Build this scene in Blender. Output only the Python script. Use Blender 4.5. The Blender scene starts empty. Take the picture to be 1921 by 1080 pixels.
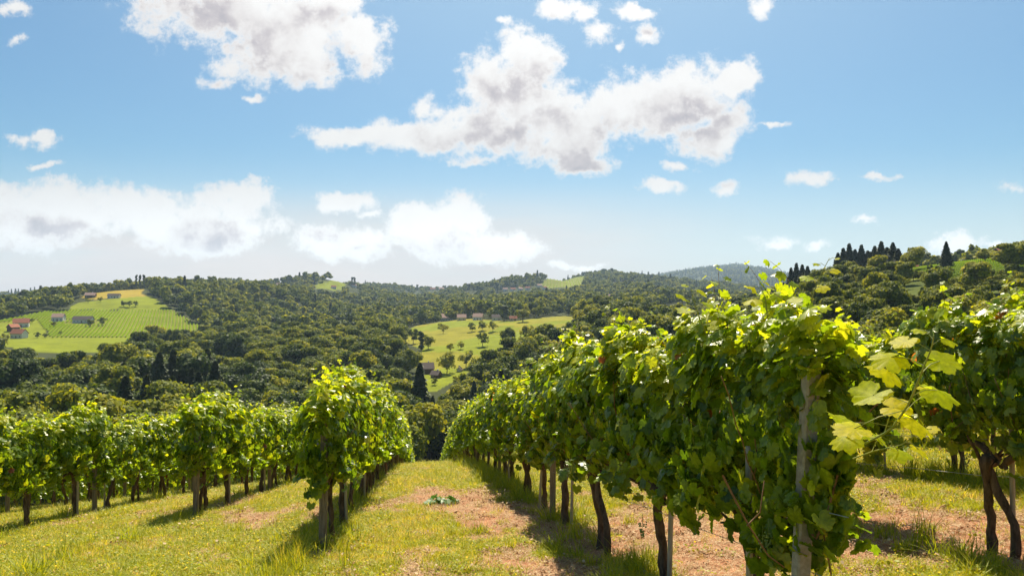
import bpy, math, random
import numpy as np
from mathutils import Vector

R = math.radians
rng = np.random.default_rng(7)
random.seed(7)
scn = bpy.context.scene
C = scn.collection

# ---------------------------------------------------------------- camera
F = 1372.0                      # focal length in photo pixels (1921 wide)
CX, CY = 960.5, 560.0           # photo x straight ahead, photo y of the eye-level horizon
cam_d = bpy.data.cameras.new("camera")
cam = bpy.data.objects.new("camera", cam_d)
C.objects.link(cam)
cam.location = (0, 0, 0)
cam.rotation_euler = (R(90), 0, 0)
cam_d.sensor_width = 36
cam_d.lens = F / 1921 * 36
cam_d.shift_y = (CY - 540) / 1921
cam_d.clip_start = 0.05
cam_d.clip_end = 30000
scn.camera = cam

# ---------------------------------------------------------------- light, sky
SUN_AZ, SUN_EL = R(6), R(55)
sun_dir = Vector((math.sin(SUN_AZ) * math.cos(SUN_EL), math.cos(SUN_AZ) * math.cos(SUN_EL), math.sin(SUN_EL)))
sun_d = bpy.data.lights.new("sun", 'SUN')
sun_d.energy = 5.0
sun_d.angle = R(0.55)
sun_d.color = (1.0, 0.89, 0.71)
sun = bpy.data.objects.new("sun", sun_d)
C.objects.link(sun)
sun.rotation_euler = (-sun_dir).to_track_quat('-Z', 'Y').to_euler()
sun.location = (0, 0, 60)

scn.view_settings.view_transform = 'Standard'
scn.view_settings.look = 'None'
scn.view_settings.exposure = 0.85
scn.view_settings.gamma = 1
scn.cycles.max_bounces = 6
scn.cycles.diffuse_bounces = 2
scn.cycles.glossy_bounces = 2
scn.cycles.transmission_bounces = 4
scn.cycles.transparent_max_bounces = 4
scn.cycles.volume_bounces = 0
scn.cycles.sample_clamp_indirect = 4
scn.cycles.use_adaptive_sampling = True

SKY_STRENGTH = 0.054


class NT:
    """small helper to wire shader nodes"""
    def __init__(s, tree):
        s.t = tree

    def n(s, kind, **kw):
        nd = s.t.nodes.new(kind)
        for k, v in kw.items():
            setattr(nd, k, v)
        return nd

    def l(s, a, b):
        s.t.links.new(a, b)

    def put(s, sock, v):
        if hasattr(v, "is_output") or isinstance(v, bpy.types.NodeSocket):
            s.l(v, sock)
        else:
            sock.default_value = v

    def math(s, op, a, b=None, c=None, clamp=False):
        nd = s.n('ShaderNodeMath', operation=op)
        nd.use_clamp = clamp
        s.put(nd.inputs[0], a)
        if b is not None:
            s.put(nd.inputs[1], b)
        if c is not None:
            s.put(nd.inputs[2], c)
        return nd.outputs[0]

    def vm(s, op, a, b=None):
        nd = s.n('ShaderNodeVectorMath', operation=op)
        s.put(nd.inputs[0], a)
        if b is not None:
            s.put(nd.inputs[1], b)
        return nd.outputs['Value'] if op in ('LENGTH', 'DOT_PRODUCT', 'DISTANCE') else nd.outputs[0]

    def noise(s, vec, scale, detail=2, rough=0.5, dist=0.0, out=0, lac=2.0):
        nd = s.n('ShaderNodeTexNoise')
        if vec is not None:
            s.l(vec, nd.inputs['Vector'])
        nd.inputs['Scale'].default_value = scale
        nd.inputs['Detail'].default_value = detail
        nd.inputs['Roughness'].default_value = rough
        nd.inputs['Distortion'].default_value = dist
        nd.inputs['Lacunarity'].default_value = lac
        return nd.outputs[out]

    def map(s, v, a, b, c=0.0, d=1.0, smooth=False):
        nd = s.n('ShaderNodeMapRange')
        if smooth:
            nd.interpolation_type = 'SMOOTHSTEP'
        s.put(nd.inputs['Value'], v)
        s.put(nd.inputs['From Min'], a)
        s.put(nd.inputs['From Max'], b)
        s.put(nd.inputs['To Min'], c)
        s.put(nd.inputs['To Max'], d)
        return nd.outputs[0]

    def mix(s, f, a, b, blend='MIX'):
        nd = s.n('ShaderNodeMix', data_type='RGBA', blend_type=blend)
        s.put(nd.inputs[0], f)
        s.put(nd.inputs[6], a if not isinstance(a, tuple) else (*a, 1)[:4])
        s.put(nd.inputs[7], b if not isinstance(b, tuple) else (*b, 1)[:4])
        return nd.outputs[2]

    def ramp(s, v, stops):
        nd = s.n('ShaderNodeValToRGB')
        cr = nd.color_ramp
        while len(cr.elements) < len(stops):
            cr.elements.new(0.5)
        for e, (p, c) in zip(cr.elements, stops):
            e.position = p
            e.color = (*c, 1)
        s.put(nd.inputs[0], v)
        return nd.outputs[0]


def cloud_group():
    """cloud density over the sky as a function of the direction (x/y, z/y)"""
    g = bpy.data.node_groups.new("cloud_density", 'ShaderNodeTree')
    g.interface.new_socket("Vector", in_out='INPUT', socket_type='NodeSocketVector')
    g.interface.new_socket("Density", in_out='OUTPUT', socket_type='NodeSocketFloat')
    g.interface.new_socket("Body", in_out='OUTPUT', socket_type='NodeSocketFloat')
    q = NT(g)
    gi = q.n('NodeGroupInput')
    go = q.n('NodeGroupOutput')
    p = gi.outputs[0]
    # billowy edge displacement
    w = q.vm('SUBTRACT', q.noise(p, 7.0, 5, 0.6, out=1), (0.5, 0.5, 0.5))
    pd = q.vm('ADD', p, q.vm('MULTIPLY', w, (0.11, 0.08, 0.0)))
    blobs = [  # photo x, y, half width, half height
        (430, 10, 210, 75, 0), (540, 50, 150, 100, 0), (570, 120, 75, 50, 0), (480, 95, 105, 65, 0), (680, 75, 72, 70, 0), (620, 0, 90, 45, 0), (350, 0, 120, 45, 0),
        (410, 146, 48, 16, 0), (490, 180, 28, 9, 0), (20, 12, 42, 18, 0), (22, 66, 28, 9, 0),
        (985, 115, 75, 70, 0), (940, 165, 100, 80, 0), (900, 235, 120, 70, 0), (1000, 210, 130, 85, 0), (760, 262, 130, 42, 0), (680, 262, 110, 26, 0), (800, 205, 40, 30, 0),
        (1060, 250, 130, 75, 0), (1240, 190, 120, 85, 0), (1300, 175, 110, 75, 0), (1375, 150, 55, 42, 0), (1150, 215, 110, 70, 0), (1090, 305, 75, 34, 0),
        (1340, 255, 100, 50, 0), (900, 303, 62, 17, 0), (1380, 225, 50, 50, 0),
        (1065, 12, 62, 30, 0), (1110, 58, 42, 30, 0), (1195, 12, 55, 20, 0), (1220, 55, 26, 26, 0), (1168, 85, 15, 12, 0), (1427, 22, 22, 24, 0), (945, 42, 26, 14, 0),
        (38, 262, 28, 20, 0), (76, 262, 22, 18, 0), (80, 311, 32, 8, 0),
        (1240, 354, 54, 20, 0), (1365, 348, 34, 16, 0), (1525, 343, 72, 15, 0), (1655, 338, 46, 8, 0), (1890, 354, 56, 17, 0), (1630, 418, 24, 7, 0),
        (1445, 444, 60, 17, 0), (1535, 453, 34, 11, 0), (1790, 466, 66, 18, 0), (1870, 460, 34, 12, 0), (1270, 316, 34, 12, 0), (1450, 240, 16, 8, 0),
        (90, 365, 210, 40, 0), (230, 392, 230, 56, 0), (430, 378, 95, 42, 0), (330, 425, 220, 50, 0), (650, 377, 78, 24, 0), (700, 398, 40, 10, 0),
        (650, 452, 115, 42, 0), (860, 420, 70, 52, 0), (800, 430, 80, 50, 0), (900, 462, 140, 38, 0), (1080, 497, 75, 13, 0), (350, 445, 90, 30, 0), (60, 410, 160, 60, 0),
    ]
    acc = None
    for (x, y, a, b, _) in blobs:
        cx, cy = (x - CX) / F, (CY - y) / F
        d = q.vm('LENGTH', q.vm('MULTIPLY', q.vm('SUBTRACT', pd, (cx, cy, 0)), (F / a, F / b, 0)))
        v = q.math('SUBTRACT', 1.0, d)
        if max(a, b) < 47 or b < 19:
            v = q.math('MULTIPLY', v, 0.55)
        acc = v if acc is None else q.math('SMOOTH_MAX', acc, v, 0.22)
    # thin layered veil low in the left half
    sep = q.n('ShaderNodeSeparateXYZ')
    q.l(p, sep.inputs[0])
    fine = q.math('SUBTRACT', q.noise(p, 17.0, 8, 0.66), 0.5)
    fine2 = q.math('SUBTRACT', q.noise(p, 62.0, 6, 0.68), 0.5)
    acc = q.math('SMOOTH_MIN', acc, 0.62, 0.25)
    dens = q.math('ADD', acc, q.math('MULTIPLY', fine, 1.7))
    dens = q.math('ADD', dens, q.math('MULTIPLY', fine2, 0.9))
    g_out = q.n('ShaderNodeMapRange')
    g_out.clamp = False
    q.l(dens, g_out.inputs['Value'])
    g_out.inputs['From Min'].default_value = 0.02
    g_out.inputs['From Max'].default_value = 0.78
    dens = g_out.outputs[0]
    q.l(dens, go.inputs[0])
    body = q.math('ADD', acc, q.math('MULTIPLY', q.math('SUBTRACT', q.noise(p, 15.0, 5, 0.58), 0.5), 1.7))
    q.l(body, go.inputs[1])
    return g


def build_world():
    w = bpy.data.worlds.new("World")
    scn.world = w
    w.use_nodes = True
    t = w.node_tree
    t.nodes.clear()
    q = NT(t)
    sky = q.n('ShaderNodeTexSky', sky_type='NISHITA')
    sky.sun_disc = False
    sky.sun_elevation = SUN_EL
    sky.sun_rotation = SUN_AZ
    sky.altitude = 300
    sky.air_density = 1.0
    sky.dust_density = 0.6
    sky.ozone_density = 2.0
    tc = q.n('ShaderNodeTexCoord')
    d = tc.outputs['Generated']
    sep = q.n('ShaderNodeSeparateXYZ')
    q.l(d, sep.inputs[0])
    x, y, z = sep.outputs
    ys = q.math('MAXIMUM', y, 0.12)
    com = q.n('ShaderNodeCombineXYZ')
    q.l(q.math('DIVIDE', x, ys), com.inputs[0])
    q.l(q.math('DIVIDE', z, ys), com.inputs[1])
    p = com.outputs[0]
    g = cloud_group()

    def dens(vec):
        nd = q.n('ShaderNodeGroup')
        nd.node_tree = g
        q.l(vec, nd.inputs[0])
        return nd.outputs
    front = q.map(y, 0.15, 0.4, 0, 1, True)
    d0, b0 = dens(p)
    # a second look a little towards the sun tells how much cloud the light has crossed
    to_sun = q.vm('MULTIPLY', q.vm('SUBTRACT', (0.02, 0.62, 0), p), (0.085, 0.085, 0))
    d1, b1 = dens(q.vm('ADD', p, to_sun))
    alpha = q.map(d0, -0.06, 0.58, 0, 1, True)
    shade = q.math('MULTIPLY', q.map(b1, 0.22, 1.0), q.map(b0, 0.12, 0.75, 0, 1, True), clamp=True)
    rim = q.map(d0, 0.25, 0.95, 0.0, 1.0, True)
    relief = q.map(q.math('SUBTRACT', b1, b0), -0.22, 0.30, 0.0, 0.75, True)
    shade = q.math('ADD', q.math('MULTIPLY', shade, 0.65), q.math('MULTIPLY', relief, 0.75))
    shade = q.math('MULTIPLY', shade, rim, clamp=True)
    shade = q.math('ADD', shade, q.math('MULTIPLY', q.math('SUBTRACT', q.noise(p, 30.0, 5, 0.6), 0.5), 0.35), clamp=True)
    lowc = q.map(q.math('DIVIDE', z, ys), 0.06, 0.17, 1.0, 0.0, True)
    shade = q.math('MULTIPLY', shade, q.math('ADD', 1.0, q.math('MULTIPLY', lowc, 0.2)), clamp=True)
    ccol = q.ramp(shade, [(0.0, (1.0, 0.985, 0.97)), (0.3, (0.86, 0.82, 0.81)), (0.65, (0.66, 0.61, 0.63)), (1.0, (0.53, 0.50, 0.535))])
    # layered veil low on the left
    sp = q.n('ShaderNodeSeparateXYZ')
    q.l(p, sp.inputs[0])
    vy = q.map(sp.outputs[1], 0.06, 0.165, 1, 0, True)
    vx = q.map(sp.outputs[0], -0.05, 0.42, 1, 0.0, True)
    stretch = q.vm('MULTIPLY', p, (1.0, 5.0, 0))
    vn = q.map(q.noise(stretch, 4.0, 6, 0.6, 0.4), 0.2, 0.55, 0.45, 1.0)
    veil = q.math('MULTIPLY', q.math('MULTIPLY', vy, vx), vn)
    veil = q.math('MULTIPLY', veil, 0.92, clamp=True)
    # sky colour
    base = q.n('ShaderNodeHueSaturation')
    base.inputs['Saturation'].default_value = 1.42
    base.inputs['Value'].default_value = 1.0
    q.l(sky.outputs[0], base.inputs['Color'])
    skyc = q.mix(1.0, base.outputs[0], (SKY_STRENGTH * 0.84, SKY_STRENGTH * 1.02, SKY_STRENGTH * 0.98), 'MULTIPLY')
    # aureole of thin bright air round the sun
    sd = q.vm('DOT_PRODUCT', d, tuple(sun_dir))
    glow = q.math('POWER', q.math('MAXIMUM', sd, 0.0), 5.0)
    skyc = q.mix(q.math('ADD', q.math('MULTIPLY', glow, 0.72), 0.05), skyc, (0.44, 0.56, 0.60))
    hz = q.n('ShaderNodeSeparateXYZ')
    q.l(p, hz.inputs[0])
    low = q.map(hz.outputs[1], 0.0, 0.22, 1.0, 0.0, True)
    skyc = q.mix(q.math('MULTIPLY', low, 0.62), skyc, (0.50, 0.49, 0.51))
    veilc = q.mix(q.noise(stretch, 2.5, 4, 0.6), (0.36, 0.34, 0.36), (0.64, 0.53, 0.46))
    c1 = q.mix(q.math('MULTIPLY', veil, front), skyc, veilc)
    # cloud brightness follows the angle to the sun
    cb = q.map(glow, 0.0, 0.5, 0.46, 0.62)
    cc = q.n('ShaderNodeVectorMath', operation='SCALE')
    q.l(ccol, cc.inputs[0])
    q.l(q.math('MULTIPLY', cb, q.math('ADD', 1.0, q.math('MULTIPLY', lowc, 0.45))), cc.inputs['Scale'])
    c2 = q.mix(q.math('MULTIPLY', alpha, front), c1, cc.outputs[0])
    bg = q.n('ShaderNodeBackground')
    q.l(c2, bg.inputs[0])
    bg.inputs[1].default_value = 1.0
    out = q.n('ShaderNodeOutputWorld')
    q.l(bg.outputs[0], out.inputs[0])
    w.cycles.sampling_method = 'MANUAL'
    w.cycles.sample_map_resolution = 512


build_world()

# ---------------------------------------------------------------- value noise (numpy)
_lat = np.random.default_rng(3).random((256, 256))


def vnoise(x, y):
    xi, yi = np.floor(x).astype(int), np.floor(y).astype(int)
    fx, fy = x - xi, y - yi
    fx, fy = fx * fx * (3 - 2 * fx), fy * fy * (3 - 2 * fy)
    a, b = _lat[xi % 256, yi % 256], _lat[(xi + 1) % 256, yi % 256]
    c, d = _lat[xi % 256, (yi + 1) % 256], _lat[(xi + 1) % 256, (yi + 1) % 256]
    return (a * (1 - fx) + b * fx) * (1 - fy) + (c * (1 - fx) + d * fx) * fy


def fbm(x, y, o=4, g=0.5):
    s, a, t = 0, 1.0, 0
    for i in range(o):
        s = s + a * vnoise(x * 2 ** i + 17.3 * i, y * 2 ** i + 5.1 * i)
        t += a
        a *= g
    return s / t


def sstep(x, a, b):
    t = np.clip((x - a) / (b - a), 0, 1)
    return t * t * (3 - 2 * t)


# ---------------------------------------------------------------- shape of the land
TH = math.atan((795 - CX) / F)            # direction of the vine rows
U = np.array([math.sin(TH), math.cos(TH)])
V = np.array([math.cos(TH), -math.sin(TH)])


def rowxy(X, d):
    return X * V[0] + d * U[0], X * V[1] + d * U[1]


def to_row(x, y):
    return x * V[0] + y * V[1], x * U[0] + y * U[1]


def near_h(x, y):
    X, d = to_row(x, y)
    dd = np.clip(d, -60, None)
    over = np.clip(dd - 16, 0, 90)
    z = -1.554 - 0.166 * dd - 0.0014 * over ** 2
    z = z - np.clip(dd - 106, 0, None) * 0.2
    z = z + 0.088 * np.clip(X - 2, 0, 60)
    z = z - 0.003 * np.clip(-X, 0, 40) * np.clip(d, 0, 40)
    # low ridges under the vines, worn lanes
    return z


# ground seen along lines of sight: photo column -> (distance, photo y of the ground)
TABLE = {
    -700: [(120, 1000), (230, 880), (300, 815), (400, 745), (500, 705), (600, 672), (700, 648), (850, 620), (1000, 595), (1200, 580), (3000, 575), (9000, 565)],
    0: [(120, 990), (230, 880), (300, 815), (400, 745), (500, 705), (600, 672), (700, 650), (850, 615), (1000, 592), (1150, 580), (1600, 590), (3000, 575), (9000, 565)],
    150: [(120, 990), (230, 880), (300, 815), (400, 745), (500, 705), (600, 675), (700, 648), (850, 604), (1000, 565), (1150, 547), (1400, 560), (3000, 570), (9000, 565)],
    270: [(120, 990), (230, 880), (300, 812), (400, 742), (500, 702), (600, 675), (700, 645), (800, 615), (900, 583), (1050, 547), (1200, 533), (1500, 550), (3000, 565), (9000, 565)],
    380: [(120, 990), (230, 880), (300, 812), (400, 740), (500, 695), (600, 668), (700, 648), (800, 625), (950, 588), (1100, 558), (1300, 533), (1600, 545), (3000, 560), (9000, 565)],
    520: [(120, 990), (230, 880), (300, 810), (400, 735), (500, 685), (600, 660), (700, 645), (900, 610), (1100, 578), (1400, 553), (1700, 548), (3000, 560), (9000, 565)],
    640: [(120, 990), (230, 880), (300, 805), (400, 722), (500, 675), (600, 650), (750, 636), (950, 612), (1300, 585), (1700, 555), (2100, 530), (2600, 545), (9000, 565)],
    760: [(120, 990), (230, 880), (300, 800), (400, 722), (500, 682), (600, 648), (700, 628), (850, 618), (1100, 605), (1500, 582), (2100, 562), (2600, 552), (4000, 562), (9000, 565)],
    850: [(120, 990), (230, 885), (300, 800), (400, 725), (450, 697), (550, 650), (650, 617), (730, 602), (820, 601), (1000, 596), (1300, 578), (1800, 564), (2400, 556), (4000, 560), (9000, 565)],
    950: [(120, 980), (230, 880), (300, 790), (400, 715), (500, 665), (600, 627), (720, 601), (820, 600), (1200, 575), (1800, 560), (2300, 552), (4000, 560), (9000, 565)],
    1080: [(120, 960), (230, 850), (300, 770), (400, 690), (500, 638), (600, 605), (700, 592), (900, 590), (1200, 568), (1800, 540), (2300, 516), (3500, 545), (9000, 565)],
    1240: [(120, 930), (200, 800), (300, 705), (400, 645), (500, 613), (600, 597), (900, 588), (1400, 567), (2000, 540), (2600, 524), (4000, 540), (5500, 520), (6500, 512), (9000, 560)],
    1330: [(120, 900), (170, 800), (230, 720), (300, 665), (400, 622), (500, 604), (700, 600), (1500, 575), (2600, 552), (4000, 545), (5500, 497), (6500, 487), (9000, 560)],
    1440: [(120, 880), (150, 790), (200, 710), (260, 660), (330, 628), (420, 612), (600, 605), (1500, 580), (3000, 560), (4500, 525), (5500, 497), (6500, 489), (9000, 560)],
    1500: [(120, 860), (150, 770), (200, 695), (260, 615), (330, 575), (420, 552), (600, 560), (1500, 575), (3000, 560), (5500, 518), (7000, 540), (9000, 560)],
    1600: [(120, 850), (150, 750), (200, 675), (260, 605), (320, 562), (380, 533), (450, 520), (700, 535), (1500, 560), (9000, 560)],
    1750: [(120, 820), (150, 730), (200, 655), (260, 592), (320, 546), (400, 508), (480, 500), (700, 520), (1500, 550), (9000, 560)],
    1900: [(120, 800), (150, 710), (200, 635), (260, 577), (320, 530), (400, 492), (480, 480), (600, 488), (1500, 540), (9000, 560)],
    2600: [(120, 740), (150, 660), (200, 600), (260, 550), (400, 470), (600, 455), (1500, 540), (9000, 560)],
}
_cols = sorted(TABLE)
_az = np.array([math.atan((c - CX) / F) for c in _cols])
NA, NR = 361, 260
_aa = np.linspace(_az[0], _az[-1], NA)
_ll = np.linspace(math.log(100), math.log(9600), NR)


def _build_table():
    rows = []
    for c, a in zip(_cols, _az):
        p = np.array(TABLE[c], float)
        z = -(p[:, 1] - CY) / F * p[:, 0] * math.cos(a)
        rows.append(np.interp(_ll, np.log(p[:, 0]), z))
    rows = np.array(rows)
    Z = np.array([np.interp(_aa, _az, rows[:, j]) for j in range(NR)]).T

    def smooth(Z, s, ax):
        k = np.exp(-0.5 * (np.arange(-3 * s, 3 * s + 1) / s) ** 2)
        k /= k.sum()
        P = np.pad(Z, [(3 * s, 3 * s) if i == ax else (0, 0) for i in (0, 1)], mode='edge')
        return np.apply_along_axis(lambda v: np.convolve(v, k, mode='valid'), ax, P)
    return smooth(smooth(Z, 4, 1), 9, 0)


_Z = _build_table()


def far_h(x, y):
    r = np.hypot(x, y)
    a = np.clip(np.arctan2(x, y), _az[0], _az[-1])
    fa = np.clip((a - _aa[0]) / (_aa[1] - _aa[0]), 0, NA - 1.001)
    fl = np.clip((np.log(np.maximum(r, 1)) - _ll[0]) / (_ll[1] - _ll[0]), 0, NR - 1.001)
    ia, il = fa.astype(int), fl.astype(int)
    ta, tl = fa - ia, fl - il
    z = (_Z[ia, il] * (1 - ta) + _Z[ia + 1, il] * ta) * (1 - tl) + (_Z[ia, il + 1] * (1 - ta) + _Z[ia + 1, il + 1] * ta) * tl
    bump = (fbm(x / 90 + 50, y / 90 + 50, 3) - 0.5) * np.clip((r - 200) / 60, 0, 9)
    ridge = (fbm(x / 270 + 11, y / 270 + 3, 3, 0.45) - 0.5) * 100 * sstep(r, 1150, 2200) * (1 - 0.3 * sstep(r, 3500, 6000))
    px = CX + F * np.tan(a)
    win = sstep(px, 400, 470) * (1 - sstep(px, 690, 750)) + sstep(px, 1110, 1180) * (1 - sstep(px, 1400, 1500))
    fold = (fbm(x / 130 + 71, y / 130 + 23, 2, 0.4) - 0.5) * 48 * win * sstep(r, 640, 850) * (1 - sstep(r, 1500, 2200))
    return z + bump + ridge + fold


def height(x, y):
    x, y = np.asarray(x, float), np.asarray(y, float)
    r = np.hypot(x, y)
    t = sstep(r, 85, 190)
    h = near_h(x, y) * (1 - t) + far_h(x, y) * t
    m = (fbm(x * 0.9 + 9, y * 0.9, 3) - 0.5) * 0.09 * (1 - sstep(r, 40, 90))
    return h + m


def H(x, y):
    return float(height(np.array([x]), np.array([y]))[0])


def at(px, py, r0=100, r1=9000):
    """point of the land seen at photo pixel px, py, between distances r0 and r1"""
    a = math.atan((px - CX) / F)
    r = np.exp(np.linspace(math.log(r0), math.log(r1), 1500))
    x, y = r * math.sin(a), r * math.cos(a)
    yy = CY - F * height(x, y) / y
    k = int(np.argmin(np.abs(yy - py)))
    hit = np.where((yy[:-1] - py) * (yy[1:] - py) <= 0)[0]
    if len(hit):
        k = int(hit[0])
    return float(x[k]), float(y[k]), float(height(x[k:k + 1], y[k:k + 1])[0])


def project(x, y, z):
    return CX + F * x / y, CY - F * z / y


def in_poly(px, py, poly):
    ins = np.zeros(px.shape, bool)
    n = len(poly)
    for i in range(n):
        x0, y0 = poly[i]
        x1, y1 = poly[(i + 1) % n]
        if y0 == y1:
            continue
        c = ((y0 > py) != (y1 > py)) & (px < (x1 - x0) * (py - y0) / (y1 - y0) + x0)
        ins ^= c
    return ins


# fields of the valley and hills: outline in photo pixels, distance range, kind (0 gold, 1 green, 2 vineyard, 3 rough)
FIELDS = [
    ([(150, 556), (190, 543), (235, 536), (277, 537), (264, 549), (300, 570), (282, 557), (165, 562)], 800, 1300, 0),
    ([(125, 580), (150, 566), (262, 556), (285, 556), (322, 582)], 750, 1300, 1),
    ([(-20, 606), (100, 582), (322, 582), (384, 617), (345, 624), (240, 640), (232, 614), (90, 618), (-20, 640)], 600, 1200, 2),
    ([(90, 613), (232, 612), (239, 634), (90, 634)], 600, 1000, 2),
    ([(40, 644), (100, 633), (239, 633), (236, 660), (80, 662), (10, 650)], 580, 900, 1),
    ([(-20, 606), (70, 600), (100, 640), (40, 650), (-20, 648)], 600, 1100, 1),
    ([(756, 622), (800, 603), (870, 596), (960, 603), (1010, 596), (1088, 590), (1082, 610), (1000, 626), (955, 645), (930, 662), (905, 680), (870, 705), (815, 735), (780, 728), (790, 700), (775, 684), (792, 655), (757, 640)], 360, 860, 1),
    ([(735, 735), (765, 712), (800, 728), (800, 745)], 330, 480, 1),
    ([(1640, 560), (1650, 535), (1700, 522), (1760, 512), (1925, 497), (1990, 500), (1990, 560), (1850, 575), (1740, 610), (1690, 600)], 200, 520, 3),
    ([(1700, 505), (1950, 470), (1990, 480), (1990, 515), (1700, 525)], 330, 600, 2),
    ([(1012, 534), (1035, 517), (1098, 514), (1096, 536), (1030, 541)], 1500, 2700, 2),
    ([(585, 534), (640, 521), (652, 530), (640, 545), (595, 541)], 1500, 2600, 1),
    ([(1190, 588), (1290, 570), (1300, 580), (1200, 596)], 450, 1500, 1),
]


def field_at(x, y, z):
    """-1 = wood, else kind"""
    x, y, z = (np.asarray(v, float) for v in (x, y, z))
    r = np.hypot(x, y)
    ys = np.maximum(y, 1.0)
    px, py = project(x, ys, z)
    out = np.full(x.shape, -1)
    for poly, r0, r1, k in FIELDS:
        m = in_poly(px, py, poly) & (r > r0) & (r < r1) & (y > 1)
        out[m] = k
    return out


def soil_at(X, d):
    """how bare the vineyard ground is (0 grass .. 1 dry soil)"""
    n = fbm(X * 0.9 + 3, d * 0.55 + 7, 4, 0.55)
    n2 = fbm(X * 3.1 + 13, d * 2.6, 3, 0.6)
    s = (n - 0.62) * 2.2

    def ell(cx, cd, rx, rd, k):
        return k * np.exp(-(((X - cx) / rx) ** 2 + ((d - cd) / rd) ** 2))
    s = s + ell(0.35, 14.3, 0.85, 2.0, 0.75) + ell(1.15, 9.0, 0.8, 3.2, 0.6) + ell(0.1, 7.2, 0.9, 1.2, 0.6) + ell(0.5, 11.2, 0.5, 1.6, 0.25)
    s = s + 0.72 * sstep(X, 2.0, 2.7) * (1 - sstep(d, 7.5, 14)) * (1 - sstep(X, 5.2, 7.5))
    s = s + 0.20 * sstep(X, 2.2, 3.0) * (1 - sstep(d, 12, 30))
    s = s + ell(-2.7, 13.5, 0.7, 1.3, 0.5) + ell(-4.1, 17, 0.5, 6, 0.25) + ell(-1.27, 16, 0.35, 8, 0.45) + ell(2.0, 9, 0.5, 5, 0.5)
    s = s - 0.25 * sstep(-X, 1.5, 4) * (1 - sstep(d, 10, 16))
    return np.clip(s + (n2 - 0.5) * 0.9, 0, 1)


# ---------------------------------------------------------------- mesh helpers
def new_mesh(name, verts, faces, mats=(), mat_idx=None, attrs=None, smooth=False):
    """faces: array (n,3) or (n,4), or list of such arrays"""
    me = bpy.data.meshes.new(name)
    verts = np.asarray(verts, np.float32)
    fl = faces if isinstance(faces, list) else [faces]
    fl = [np.asarray(f, np.int32) for f in fl if len(f)]
    me.vertices.add(len(verts))
    me.vertices.foreach_set('co', verts.ravel())
    loops = np.concatenate([f.ravel() for f in fl])
    tot = np.concatenate([np.full(len(f), f.shape[1], np.int32) for f in fl])
    start = np.concatenate([[0], np.cumsum(tot)[:-1]]).astype(np.int32)
    me.loops.add(len(loops))
    me.loops.foreach_set('vertex_index', loops)
    me.polygons.add(len(tot))
    me.polygons.foreach_set('loop_start', start)
    me.polygons.foreach_set('loop_total', tot)
    for m in mats:
        me.materials.append(m)
    if mat_idx is not None:
        me.polygons.foreach_set('material_index', np.asarray(mat_idx, np.int32))
    me.polygons.foreach_set('use_smooth', np.full(len(tot), smooth))
    for k, v in (attrs or {}).items():
        v = np.asarray(v, np.float32)
        if v.ndim == 1:
            a = me.attributes.new(k, 'FLOAT', 'POINT')
            a.data.foreach_set('value', v)
        else:
            a = me.attributes.new(k, 'FLOAT_COLOR', 'POINT')
            a.data.foreach_set('color', np.hstack([v, np.ones((len(v), 1), np.float32)]).ravel())
    me.update(calc_edges=True)
    return me


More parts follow.
